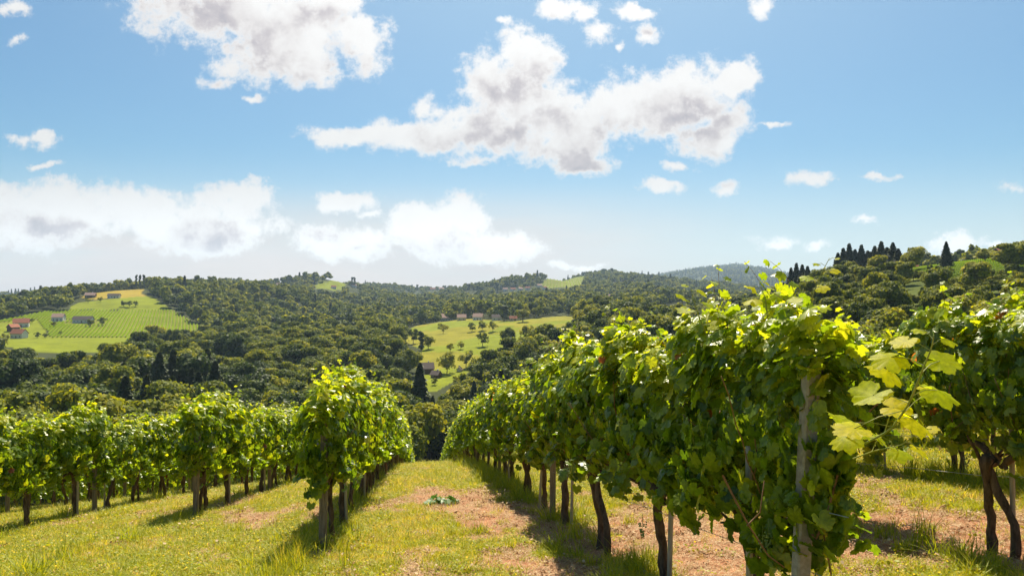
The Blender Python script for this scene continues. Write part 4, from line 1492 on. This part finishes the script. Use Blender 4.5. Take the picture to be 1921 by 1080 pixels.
def build_woods():
    g = np.random.default_rng(5)
    pts = []

    def ring(r0, r1, sp, a0=-38, a1=38):
        area = R(a1 - a0) / 2 * (r1 * r1 - r0 * r0)
        n = int(area / sp ** 2)
        # jittered grid in the plane
        side = int(math.sqrt(n)) + 1
        r = np.sqrt((np.repeat(np.arange(side), side) + g.random(side * side)) / side * (r1 * r1 - r0 * r0) + r0 * r0)
        a = R(a0) + (np.tile(np.arange(side), side) + g.random(side * side)) / side * R(a1 - a0)
        x, y = r * np.sin(a), r * np.cos(a)
        return np.c_[x, y]
    near = ring(125, 620, 9.8)
    mid = ring(620, 1500, 14.0)
    far = ring(1500, 3200, 17.0)
    vfar = ring(3200, 7100, 30.0)
    allp = np.vstack([near, mid, far, vfar])
    x, y = allp.T
    z = height(x, y)
    fld = field_at(x, y, z)
    px, py = project(x, y, z)
    r = np.hypot(x, y)
    keep = (fld < 0) | ((fld == 3) & (g.random(len(x)) < 0.5))
    # thin the wood near the vineyard edge, open ground on the near slope
    X, d = to_row(x, y)
    keep &= ~((r < 150) & (X > -60) & (X < 60))
    # keep the ground in front of low fields clear so that they are seen
    for poly, r0, r1, k in FIELDS:
        for hh in (5.0, 9.0, 12.0, 16.0):
            lowered = in_poly(px, py - hh / y * F, poly) & (r > r0 * .7) & (r < r1)
            keep &= ~(lowered & (g.random(len(x)) < (0.3 if k == 3 else 0.88)))
    keep &= ~((px > 1440) & (r > 290) & (r < 650) & (py < 530) & (g.random(len(x)) < .9))
    sx_, sy_, _ = at(810, 880, 200, 420)
    keep &= ~((np.abs(px - 808) < 36) & (r > 150) & (r < math.hypot(sx_, sy_) + 8))
    for hx, hy in HOUSE_SPOTS:
        keep &= ~((np.hypot(x - hx[0], y - hx[1]) < hy + (14 if math.hypot(*hx) > 1100 else 0)))
        # line of sight to the house
        hr = math.hypot(*hx)
        cross = np.abs(x * hx[1] - y * hx[0]) / hr
        keep &= ~((cross < (hy * .55 if hr < 1100 else hy * 0.8 + 7)) & (r < hr) & (r > hr * (0.93 if hr < 1100 else 0.86)) & (x * hx[0] + y * hx[1] > 0))
    x, y, z, px, py, r = (v[keep] for v in (x, y, z, px, py, r))
    con = np.zeros(len(x), bool)
    for poly, r0, r1 in CONIFER_ZONES:
        con |= in_poly(px, py, poly) & (r > r0) & (r < r1) & (g.random(len(x)) < 0.33)
    con |= ((g.random(len(x)) < 0.012) & (r > 900)) | ((r > 3000) & (g.random(len(x)) < .4))
    drk = g.random(len(x)) < 0.13
    for poly, r0, r1 in CONIFER_ZONES:
        drk |= in_poly(px, py, poly) & (r < 460) & (g.random(len(x)) < 0.6)
    drk |= in_poly(px, py, [(0, 900), (0, 770), (560, 745), (600, 900)]) & (g.random(len(x)) < 0.45)  # extra dark crowns put the shaded valley bottom into the leaf colour
    scl = g.uniform(0.7, 1.25, len(x)) * (0.85 + 0.4 * fbm(x / 60 + 5, y / 60, 2))
    scl *= np.where(r > 600, 1.2, 1.0)
    scl *= np.where(r > 3200, 1.9, np.where(r > 1500, 1.3, 1.0))
    scl *= np.where((px > 1280) & (r < 620), 0.62, 1.0)
    scl *= np.where(r > 3200, 0.6, np.where(r > 1500, 0.8, np.where(r < 620, 1.2, 1.0)))
    scl *= np.where((px > 1250) & (r < 600), 1.0, 1.0)
    top = py - 13 * scl / y * F
    # what the near crest and the vine rows leave visible
    lim = np.interp(px, [0, 350, 600, 760, 820, 1000, 1150, 1350, 1500, 1640, 1921], [775, 775, 760, 850, 850, 700, 630, 560, 545, 590, 600])
    vis = (top < lim) & (px > -10) & (px < 1930)
    ind = vis & (r < 620)
    chosen = np.zeros(len(x), bool)
    for isc, maxn in ((False, 250), (True, 110)):
        cand = np.where(ind & (con == isc))[0]
        cand = cand[np.argsort(r[cand] / scl[cand])][:maxn]
        chosen[cand] = True
    for i in np.where(chosen)[0]:
        if con[i]:
            reg = 'in the dark stand beyond the left vine rows' if px[i] < 600 else ('at the bottom of the grass lane view' if px[i] < 1100 else 'on the right hand ridge')
            tree(CONIF, int(i), x[i], y[i], scl[i], 'dark pointed conifer growing ' + reg, 'conifer', 'conifers ' + reg, 'conifer_tree')
        else:
            reg = 'in the valley wood beyond the left vine rows' if px[i] < 700 else ('in the valley wood between the rows and the meadow' if px[i] < 1200 else 'on the bushy slope above the right vine rows')
            tree(DARK if drk[i] else BROAD, int(i), x[i], y[i], scl[i], 'round broadleaf tree ' + reg, 'tree', 'broadleaf trees ' + reg, 'broadleaf_tree', sz=g.uniform(.85, 1.15))
    rest = ~chosen
    near_r = rest & (r < 620)
    x, y, z, r, scl, con, drk = x[rest], y[rest], z[rest], r[rest], scl[rest], con[rest], drk[rest]
    n = len(x)
    hi = r < 620
    idx = np.where(con, np.where(hi, 7, 10 + 5), np.where(hi, g.integers(0, 7, n), 10 + g.integers(0, 5, n)))
    idx = np.where(con & ~hi, 15 + g.integers(0, 2, n), idx)
    idx = np.where(con & hi, 7 + g.integers(0, 3, n), idx)
    idx = np.where(drk & ~con & hi, 17 + g.integers(0, 3, n), idx)
    idx = np.where(drk & ~con & ~hi, 20, idx)
    rot = np.c_[np.zeros(n), np.zeros(n), g.random(n) * 6.28]
    s3 = np.c_[scl, scl, scl * g.uniform(.8, 1.15, n)]
    src = [source('s', k[0]) for k in BROAD] + [source('s', k[0]) for k in CONIF] + [source('s', m) for m in LOWB] + [source('s', m) for m in LOWC] + [source('s', k[0]) for k in DARK] + [source('s', LOWD)]
    pos = np.c_[x, y, z - 0.4 * scl]
    o = scatter('valley_wood', pos, rot, s3, idx, src)
    tag(o, 'dense mixed wood covering the valley sides and far hills', 'wood', kind='stuff')
    print('woods', n, 'single', int(chosen.sum()))


# ---------------------------------------------------------------- houses
def house(px, py, wpx, label, roof='roof_red', wall='plaster', rot=0.0, depth=0.62, floors=1.5, r0=300, r1=3500, group=None, chimney=True, name='farmhouse', sink=0.0):
    x, y, z = at(px, py, r0, r1)
    L = wpx * 0.72 / F * y
    D = L * depth
    hw = min(2.9 * floors, L * 0.42)
    rh = min(L, D) * 0.48
    e = bpy.data.objects.new(name, None)
    C.objects.link(e)
    e.location = (x, y, z - sink)
    e.rotation_euler = (0, 0, rot)
    lx, ly = L / 2, D / 2
    mb = MB()
    v = [(-lx, -ly, -2), (lx, -ly, -2), (lx, ly, -2), (-lx, ly, -2), (-lx, -ly, hw), (lx, -ly, hw), (lx, ly, hw), (-lx, ly, hw), (-lx, 0, hw + rh), (lx, 0, hw + rh)]
    mb.add(v, [(0, 1, 5, 4), (2, 3, 7, 6), (1, 2, 6, 5), (3, 0, 4, 7)], 0)
    mb.f3.append(np.array([(4, 8, 7), (5, 6, 9)])); mb.m3.append(np.zeros(2))
    add_part('wall', mb.mesh('wall', [M[wall]]), e)
    ov = 0.6
    k = rh / ly
    rb = MB()
    for s in (-1, 1):
        a = [(-lx - ov, s * (ly + ov), hw - ov * k + .05), (lx + ov, s * (ly + ov), hw - ov * k + .05), (lx + ov, 0, hw + rh + .05), (-lx - ov, 0, hw + rh + .05)]
        b = [(p[0], p[1], p[2] + .22) for p in a]
        rb.add(a + b, [(0, 1, 2, 3), (4, 5, 6, 7), (0, 1, 5, 4), (1, 2, 6, 5), (2, 3, 7, 6), (3, 0, 4, 7)], 0)
    ro = add_part('roof', rb.mesh('roof', [M[roof]]), e)
    if chimney:
        cb = MB()
        cb.box((lx * .35, ly * .25, hw + rh + .1), (.7, .7, 1.8), 0)
        add_part('chimney', cb.mesh('chimney', [M['plaster']]), ro)
    nwin = max(2, int(L / 3.4))
    wb = None
    for fl in range(max(1, int(floors))):
        for i in range(nwin):
            cx = -lx + L * (i + .5) / nwin
            mbw = MB()
            if fl == 0 and i == nwin // 2:
                mbw.box((cx, -ly - .03, 1.05), (1.1, .10, 2.1), 0)
                add_part('door', mbw.mesh('door', [M['timber']]), e)
                continue
            cz = 1.5 + fl * 2.7
            if cz > hw - .5:
                continue
            mbw.box((cx, -ly - .02, cz), (1.25, .08, 1.45), 0)
            wf = add_part('window', mbw.mesh('window', [M['white_paint']]), e)
            pb = MB()
            pb.box((cx, -ly - .045, cz), (.95, .06, 1.15), 0)
            add_part('pane', pb.mesh('pane', [M['glass']]), wf)
    tag(e, label, 'house', group)
    HOUSE_SPOTS.append(((x, y), max(L, D) * 0.8 + 2))
    return e


HOUSE_SPOTS = []
house(40, 613, 34, 'red gabled farmhouse with timber gable at the far left farm', 'roof_red', 'plaster', 0.5, group='houses of the left farm')
house(25, 620, 24, 'small reddish brown annex left of the red gabled farmhouse', 'roof_red', 'timber', 1.3, group='houses of the left farm')
house(36, 634, 34, 'lower farmhouse with white gable below the red gabled farmhouse', 'roof_red', 'plaster', -0.15, group='houses of the left farm')
house(110, 602, 27, 'pale roofed white house left of the long barn on the vineyard hill', 'roof_pale', 'plaster', 0.15, group='houses of the left farm')
house(156, 605, 48, 'long low barn with grey brown roof amid the hillside vineyard', 'roof_dark', 'plaster', 0.0, 0.3, 1.3, group='houses of the left farm', chimney=False, name='barn')
house(170, 558, 24, 'brown farm building half hidden by trees below the golden meadow', 'roof_pale', 'timber', 0.2, 0.5, 1.2, group='houses of the upper farm')
house(214, 559, 30, 'long reddish farm building right of the upper trees on the hill', 'roof_dark', 'plaster', 0.0, 0.3, 1.2, group='houses of the upper farm', chimney=False, name='barn')
house(739, 605, 22, 'pink roofed house standing alone at the left end of the meadow ridge', 'roof_pale', 'plaster', 0.1, 0.7, 2.2, 600, 1300)
house(838, 602, 28, 'white gabled house with pink roof at the top of the meadow', 'roof_pale', 'plaster', 0.4, 0.7, 1.6, 600, 1100, group='houses along the meadow ridge')
house(866, 601, 22, 'brownish roofed house beside the white gabled house on the meadow ridge', 'roof_pale', 'plaster_yellow', 0.1, 0.7, 1.3, 600, 1100, group='houses along the meadow ridge')
house(897, 600, 24, 'low house with dormered pink roof midway along the meadow ridge', 'roof_pale', 'plaster', -0.2, 0.7, 1.3, 600, 1100, group='houses along the meadow ridge')
house(932, 601, 24, 'dark red roofed house left of the tall dark cypress', 'roof_dark', 'plaster', 0.0, 0.6, 1.2, 600, 1100, group='houses along the meadow ridge')
house(963, 602, 18, 'small reddish house half hidden right of the tall dark cypress', 'roof_red', 'plaster_yellow', 0.0, 0.6, 1.2, 600, 1100, group='houses along the meadow ridge')
house(800, 700, 34, 'large old farmhouse with steep dark brown roof in the valley trees', 'roof_dark', 'timber', 0.25, 0.8, 1.6, 350, 560, group='valley farm')
house(818, 708, 22, 'lower dark roofed wing in front of the large valley farmhouse', 'roof_dark', 'timber', -0.5, 0.8, 1.0, 350, 560, group='valley farm')
house(862, 696, 13, 'tiny white cottage with dark steep roof right of the valley farmhouse', 'roof_dark', 'plaster', 1.4, 0.8, 1.3, 350, 560, group='valley farm', name='cottage')
house(1707, 508, 30, 'low brown roofed house under the round tree on the right ridge', 'roof_red', 'timber', 0.1, 0.6, 1.1, 330, 600)
house(1876, 482, 34, 'dark red gabled house on the skyline at the right edge', 'roof_red', 'timber', 0.5, 0.8, 1.5, 330, 700)
for i, (px, py, w, rf) in enumerate([(388, 527, 14, 'roof_pale'), (403, 528, 18, 'roof_pale')]):
    house(px, py, w, ['pale roofed house on the left skyline beside a tree', 'wider ridge top house just right of its neighbour on the left skyline'][i], rf, 'plaster', 0.2, .6, 1.4, 900, 2500, group='ridge top houses')
RIDGE = [(522, 536, 10, 'small house on the wooded skyline left of the green knoll'), (626, 541, 12, 'white roofed house below the green knoll on the skyline'), (664, 534, 12, 'house among trees right of the green knoll'), (812, 541, 14, 'long orange house group left part on the distant ridge'), (828, 541, 14, 'orange roofed house right part of the distant ridge group'),
         (868, 544, 8, 'tiny house beside the single poplar on the ridge'), (948, 545, 12, 'first ridge house left of the vineyard knoll'), (962, 545, 13, 'second ridge house left of the vineyard knoll'), (976, 544, 12, 'third ridge house left of the vineyard knoll'), (990, 543, 12, 'reddish ridge house among trees by the vineyard knoll'),
         (1012, 538, 12, 'pink roofed house at the foot of the vineyard knoll'), (1022, 542, 10, 'low white house right under the vineyard knoll'), (1148, 560, 18, 'pinkish hamlet house in the hazy hollow left part'), (1170, 558, 18, 'pinkish hamlet house in the hazy hollow right part'), (1272, 528, 10, 'red building at the foot of the blue hill')]
for i, (px, py, w, lab) in enumerate(RIDGE):
    house(px, py, w, lab, ['roof_pale', 'roof_red'][i % 2], 'plaster', 0.3 * (i % 3), .6, 1.5, 1200, 6000, group='ridge top houses', chimney=False)

for px_, py_, ra, rb in ((257, 535, 700, 1600), (268, 535, 700, 1600), (371, 531, 700, 2000), (491, 536, 900, 4000), (663, 527, 900, 4000), (783, 543, 900, 4000), (854, 545, 900, 4000), (879, 548, 900, 4000), (935, 546, 900, 4000), (888, 547, 900, 4000)):
    x_, y_, z_ = at(px_, py_, ra, rb)
    HOUSE_SPOTS.append(((x_, y_), 7.0))
print("woods...")
build_woods()

# ---------------------------------------------------------------- single trees one can point to
for i, px in enumerate((256, 263, 270)):
    tree_px(POPLAR, 0, px, 535, 26, ['first tall poplar', 'middle tall poplar', 'last tall poplar'][i] + ' of the trio standing on the left hilltop skyline', 'poplar', 'poplar trio on the hilltop', 'poplar_tree', 700, 1600, 3.8)
for px, py, h, lab in ((279, 535, 16, 'small round tree right of the poplar trio'), (371, 531, 16, 'dark round tree left of the left skyline houses'), (423, 531, 12, 'round tree right of the left skyline houses')):
    tree_px(BROAD, int(px), px, py, h, lab, 'tree', None, 'broadleaf_tree', 700, 2000)
for px, py, h, lab in ((491, 536, 14, 'slim poplar alone on the skyline left of the green knoll'), (661, 527, 12, 'left poplar of the pair on the green knoll'), (665, 527, 12, 'right poplar of the pair on the green knoll'), (783, 543, 12, 'thin cypress left of the distant orange houses'), (854, 545, 12, 'thin cypress right of the distant orange houses'),
                      (879, 548, 20, 'tall single poplar on the ridge between the house groups'), (933, 546, 20, 'tall thin poplar at the left end of the ridge houses'), (940, 546, 14, 'shorter poplar just right of the tall thin one'), (888, 547, 10, 'small poplar right of the tall single poplar')):
    tree_px(POPLAR, 0, px, py, h, lab, 'poplar', 'poplars on the far ridge', 'poplar_tree', 900, 4000, h * .28)
tree_px(POPLAR, 0, 946, 603, 37, 'tall dark cypress between the meadow ridge houses', 'cypress', None, 'cypress_tree', 600, 1000, 12)
tree_px(BROAD, 2, 981, 604, 27, 'round dark tree casting shade at the top of the green meadow', 'tree', None, 'broadleaf_tree', 600, 1000, 26)
tree_px(BROAD, 4, 953, 651, 38, 'dense dark egg shaped tree in the middle of the meadow', 'tree', None, 'broadleaf_tree', 400, 800, 26)
tree_px(POPLAR, 0, 790, 668, 58, 'slender young poplar at the left part of the meadow', 'poplar', None, 'poplar_tree', 400, 700, 9)
for i, (px, py, h, lab) in enumerate([(803, 655, 30, 'dense small tree right of the slender meadow poplar'), (831, 626, 22, 'round bush under the white gabled house'), (775, 645, 30, 'open young tree at the left edge of the meadow'),
                                      (838, 700, 42, 'loose olive tree above the valley farmhouse'), (874, 690, 36, 'spreading tree right of the valley farmhouse'), (905, 650, 28, 'sparse fruit tree high on the meadow'), (895, 700, 30, 'dark loose tree behind the tiny cottage'),
                                      (930, 685, 30, 'grey green tree low on the meadow'), (992, 650, 42, 'dark open tree right of the egg shaped tree'), (905, 620, 20, 'left bush of the hedge line below the ridge houses'), (925, 622, 22, 'middle bush of the hedge line below the ridge houses'), (885, 622, 18, 'small bush under the low pink house'),
                                      (865, 655, 16, 'small shrub in the middle of the dry slope'), (845, 660, 18, 'left shrub on the dry slope'), (920, 700, 34, 'rounded tree at the lower right corner of the meadow'), (945, 690, 26, 'leafy tree beneath the egg shaped tree'), (860, 725, 22, 'bushy tree by the tiny cottage garden'), (815, 722, 14, 'yellow green garden bush under the valley farmhouse')]):
    tree_px(LOOSE, i, px, py, h, lab, 'tree', 'loose trees on the meadow', 'meadow_tree', 360, 900)
tree_px(BROAD, 1, 1711, 512, 51, 'round umbrella shaped tree on the right ridge skyline', 'tree', None, 'broadleaf_tree', 300, 600, 43)
tree_px(CONIF, 0, 1775, 505, 52, 'single ragged conifer standing alone on the right ridge', 'conifer', None, 'conifer_tree', 300, 600, 27)
tree_px(BROAD, 3, 1848, 494, 30, 'squat round tree left of the dark red skyline house', 'tree', None, 'broadleaf_tree', 300, 600, 32)
tree_px(BROAD, 5, 1890, 515, 68, 'large dark weeping tree in front of the red skyline house', 'tree', None, 'broadleaf_tree', 300, 600, 50)
tree_px(BROAD, 6, 1925, 510, 62, 'big dark tree cut by the right edge of the view', 'tree', None, 'broadleaf_tree', 300, 600, 50)
for i, px in enumerate((1572, 1582, 1593, 1604, 1616, 1628, 1641, 1653, 1664, 1675, 1685)):
    tree_px(CONIF, i, px, 522 - i * .8, 48 + (i * 7 % 5) * 4.0, 'dark spruce in the dense clump on the right ridge skyline', 'conifer', 'spruce clump on the right ridge', 'spruce_tree', 330, 560, 36)
for i, px in enumerate((1484, 1494, 1505, 1515)):
    tree_px(CONIF, i, px, 560, 58 + (i * 7 % 4) * 3, 'dark spruce in the small group left of the ridge clump', 'conifer', 'small spruce group', 'spruce_tree', 300, 500, 33)
tree_px(BROAD, 5, 810, 880, 128, 'tall pale green tree standing alone at the end of the grass lane', 'tree', None, 'broadleaf_tree', 200, 420, 66)
tree_px(BROAD, 0, 1216, 588, 32, 'dark rounded tree in the dip above the right vine row', 'tree', None, 'broadleaf_tree', 300, 900, 30)
tree_px(BROAD, 2, 1190, 590, 26, 'smaller tree left of the dark rounded tree in the dip', 'tree', None, 'broadleaf_tree', 300, 900, 20)


# ---------------------------------------------------------------- vine rows on the far hillsides
def hillside_vines():
    g = np.random.default_rng(8)
    b = MB()
    n = 45
    pos = np.c_[g.uniform(-1.1, 1.1, n), g.normal(0, .26, n), g.uniform(.3, 1.5, n)]
    v, f, t = place_leaves(pos, unit(g, n) + np.array([0, 0, .5]), unit(g, n), g.uniform(.4, .7, n), 2, np.clip(g.normal(.4, .2, n), 0, 1), g)
    b.add(v, f, 0, t)
    src = [source('s', b.mesh('hill_vine', [M['vine_leaf']]))]
    P, Rr = [], []
    # rows run away from the viewer down each slope
    for (x0, y0, x1, y1, ang, gap) in ((-560, 560, -240, 1000, R(-24), 3.3), (0, 1500, 330, 2800, R(4), 9.0), (150, 290, 330, 560, R(62), 4.5)):
        c, s = math.sin(ang), math.cos(ang)
        L = 1500
        cx, cy = (x0 + x1) / 2, (y0 + y1) / 2
        for k in np.arange(-400, 400, gap):
            u = np.arange(-700, 700, 2.0)
            xs = cx + k * s + u * c
            ys = cy - k * c + u * s
            m = (xs > x0) & (xs < x1) & (ys > y0) & (ys < y1)
            xs, ys = xs[m], ys[m]
            if not len(xs):
                continue
            zs = height(xs, ys)
            fm = field_at(xs, ys, zs) == 2
            P.append(np.c_[xs, ys, zs][fm])
            Rr.append(np.tile([0, 0, math.pi / 2 - ang], (int(fm.sum()), 1)))
    P, Rr = np.vstack(P), np.vstack(Rr)
    keep = np.ones(len(P), bool)
    for hx, hr in HOUSE_SPOTS:
        keep &= np.hypot(P[:, 0] - hx[0], P[:, 1] - hx[1]) > hr
    P, Rr = P[keep], Rr[keep]
    o = scatter('hillside_vineyard', P, Rr, np.full(len(P), 1.0), np.zeros(len(P)), src)
    tag(o, 'fine striped vine rows on the far hillsides', 'vineyard', kind='stuff')
    print('hill vines', len(P))


for i in range(44):
    px_, py_ = 1650 + (i * 97 % 275), 520 + (i * 41 % 62) - (i * 97 % 275) * 0.07
    tree_px(LOOSE if i % 3 else BROAD, i, px_, py_, 13 + (i * 5 % 4) * 3.5 + (py_ - 500) * 0.16, 'low olive green bush scattered over the rough field on the right slope', 'bush', 'bushes on the right slope', 'field_bush', 200, 560, 15 + (i * 7 % 5) * 3.5)
for i, (px, py, h, lab) in enumerate([(232, 575, 12, 'left bush of the thicket between the upper hill meadows'), (243, 576, 13, 'middle bush of the thicket between the upper hill meadows'), (254, 575, 11, 'right bush of the thicket between the upper hill meadows'), (188, 566, 10, 'bushy tree before the upper brown farm building'), (165, 568, 10, 'small tree left of the upper farm buildings'),
                                      (193, 610, 16, 'dark tree at the right end of the long barn'), (170, 612, 15, 'round tree in front of the long barn'), (101, 613, 11, 'bush before the pale roofed house'), (70, 634, 12, 'garden tree right of the lower farmhouse'), (85, 634, 10, 'small shrub on the farm meadow'), (60, 606, 10, 'shrub behind the red gabled farmhouse'), (113, 628, 8, 'small fruit tree on the vineyard edge'), (10, 640, 16, 'dark tree left of the lower farmhouse')]):
    tree_px(LOOSE, i, px, py, h, lab, 'tree', 'farm trees on the left hill', 'farm_tree', 560, 1300)


hillside_vines()

# ---------------------------------------------------------------- air
def haze():
    mb = MB()
    mb.box((0, 0, 150), (15200, 15200, 660), 0)
    m = bpy.data.materials.new('haze')
    m.use_nodes = True
    m.node_tree.nodes.clear()
    q = NT(m.node_tree)
    out = q.n('ShaderNodeOutputMaterial')
    v = q.n('ShaderNodeVolumePrincipled')
    v.inputs['Color'].default_value = (0.60, 0.80, 1.0, 1)
    v.inputs['Density'].default_value = 0.000085
    v.inputs['Anisotropy'].default_value = 0.2
    q.l(v.outputs[0], out.inputs['Volume'])
    o = obj('haze', mb.mesh('haze', [m]))
    tag(o, 'thin blue summer haze filling the valley air', 'haze', kind='stuff')


HAZE = True
if HAZE:
    haze()
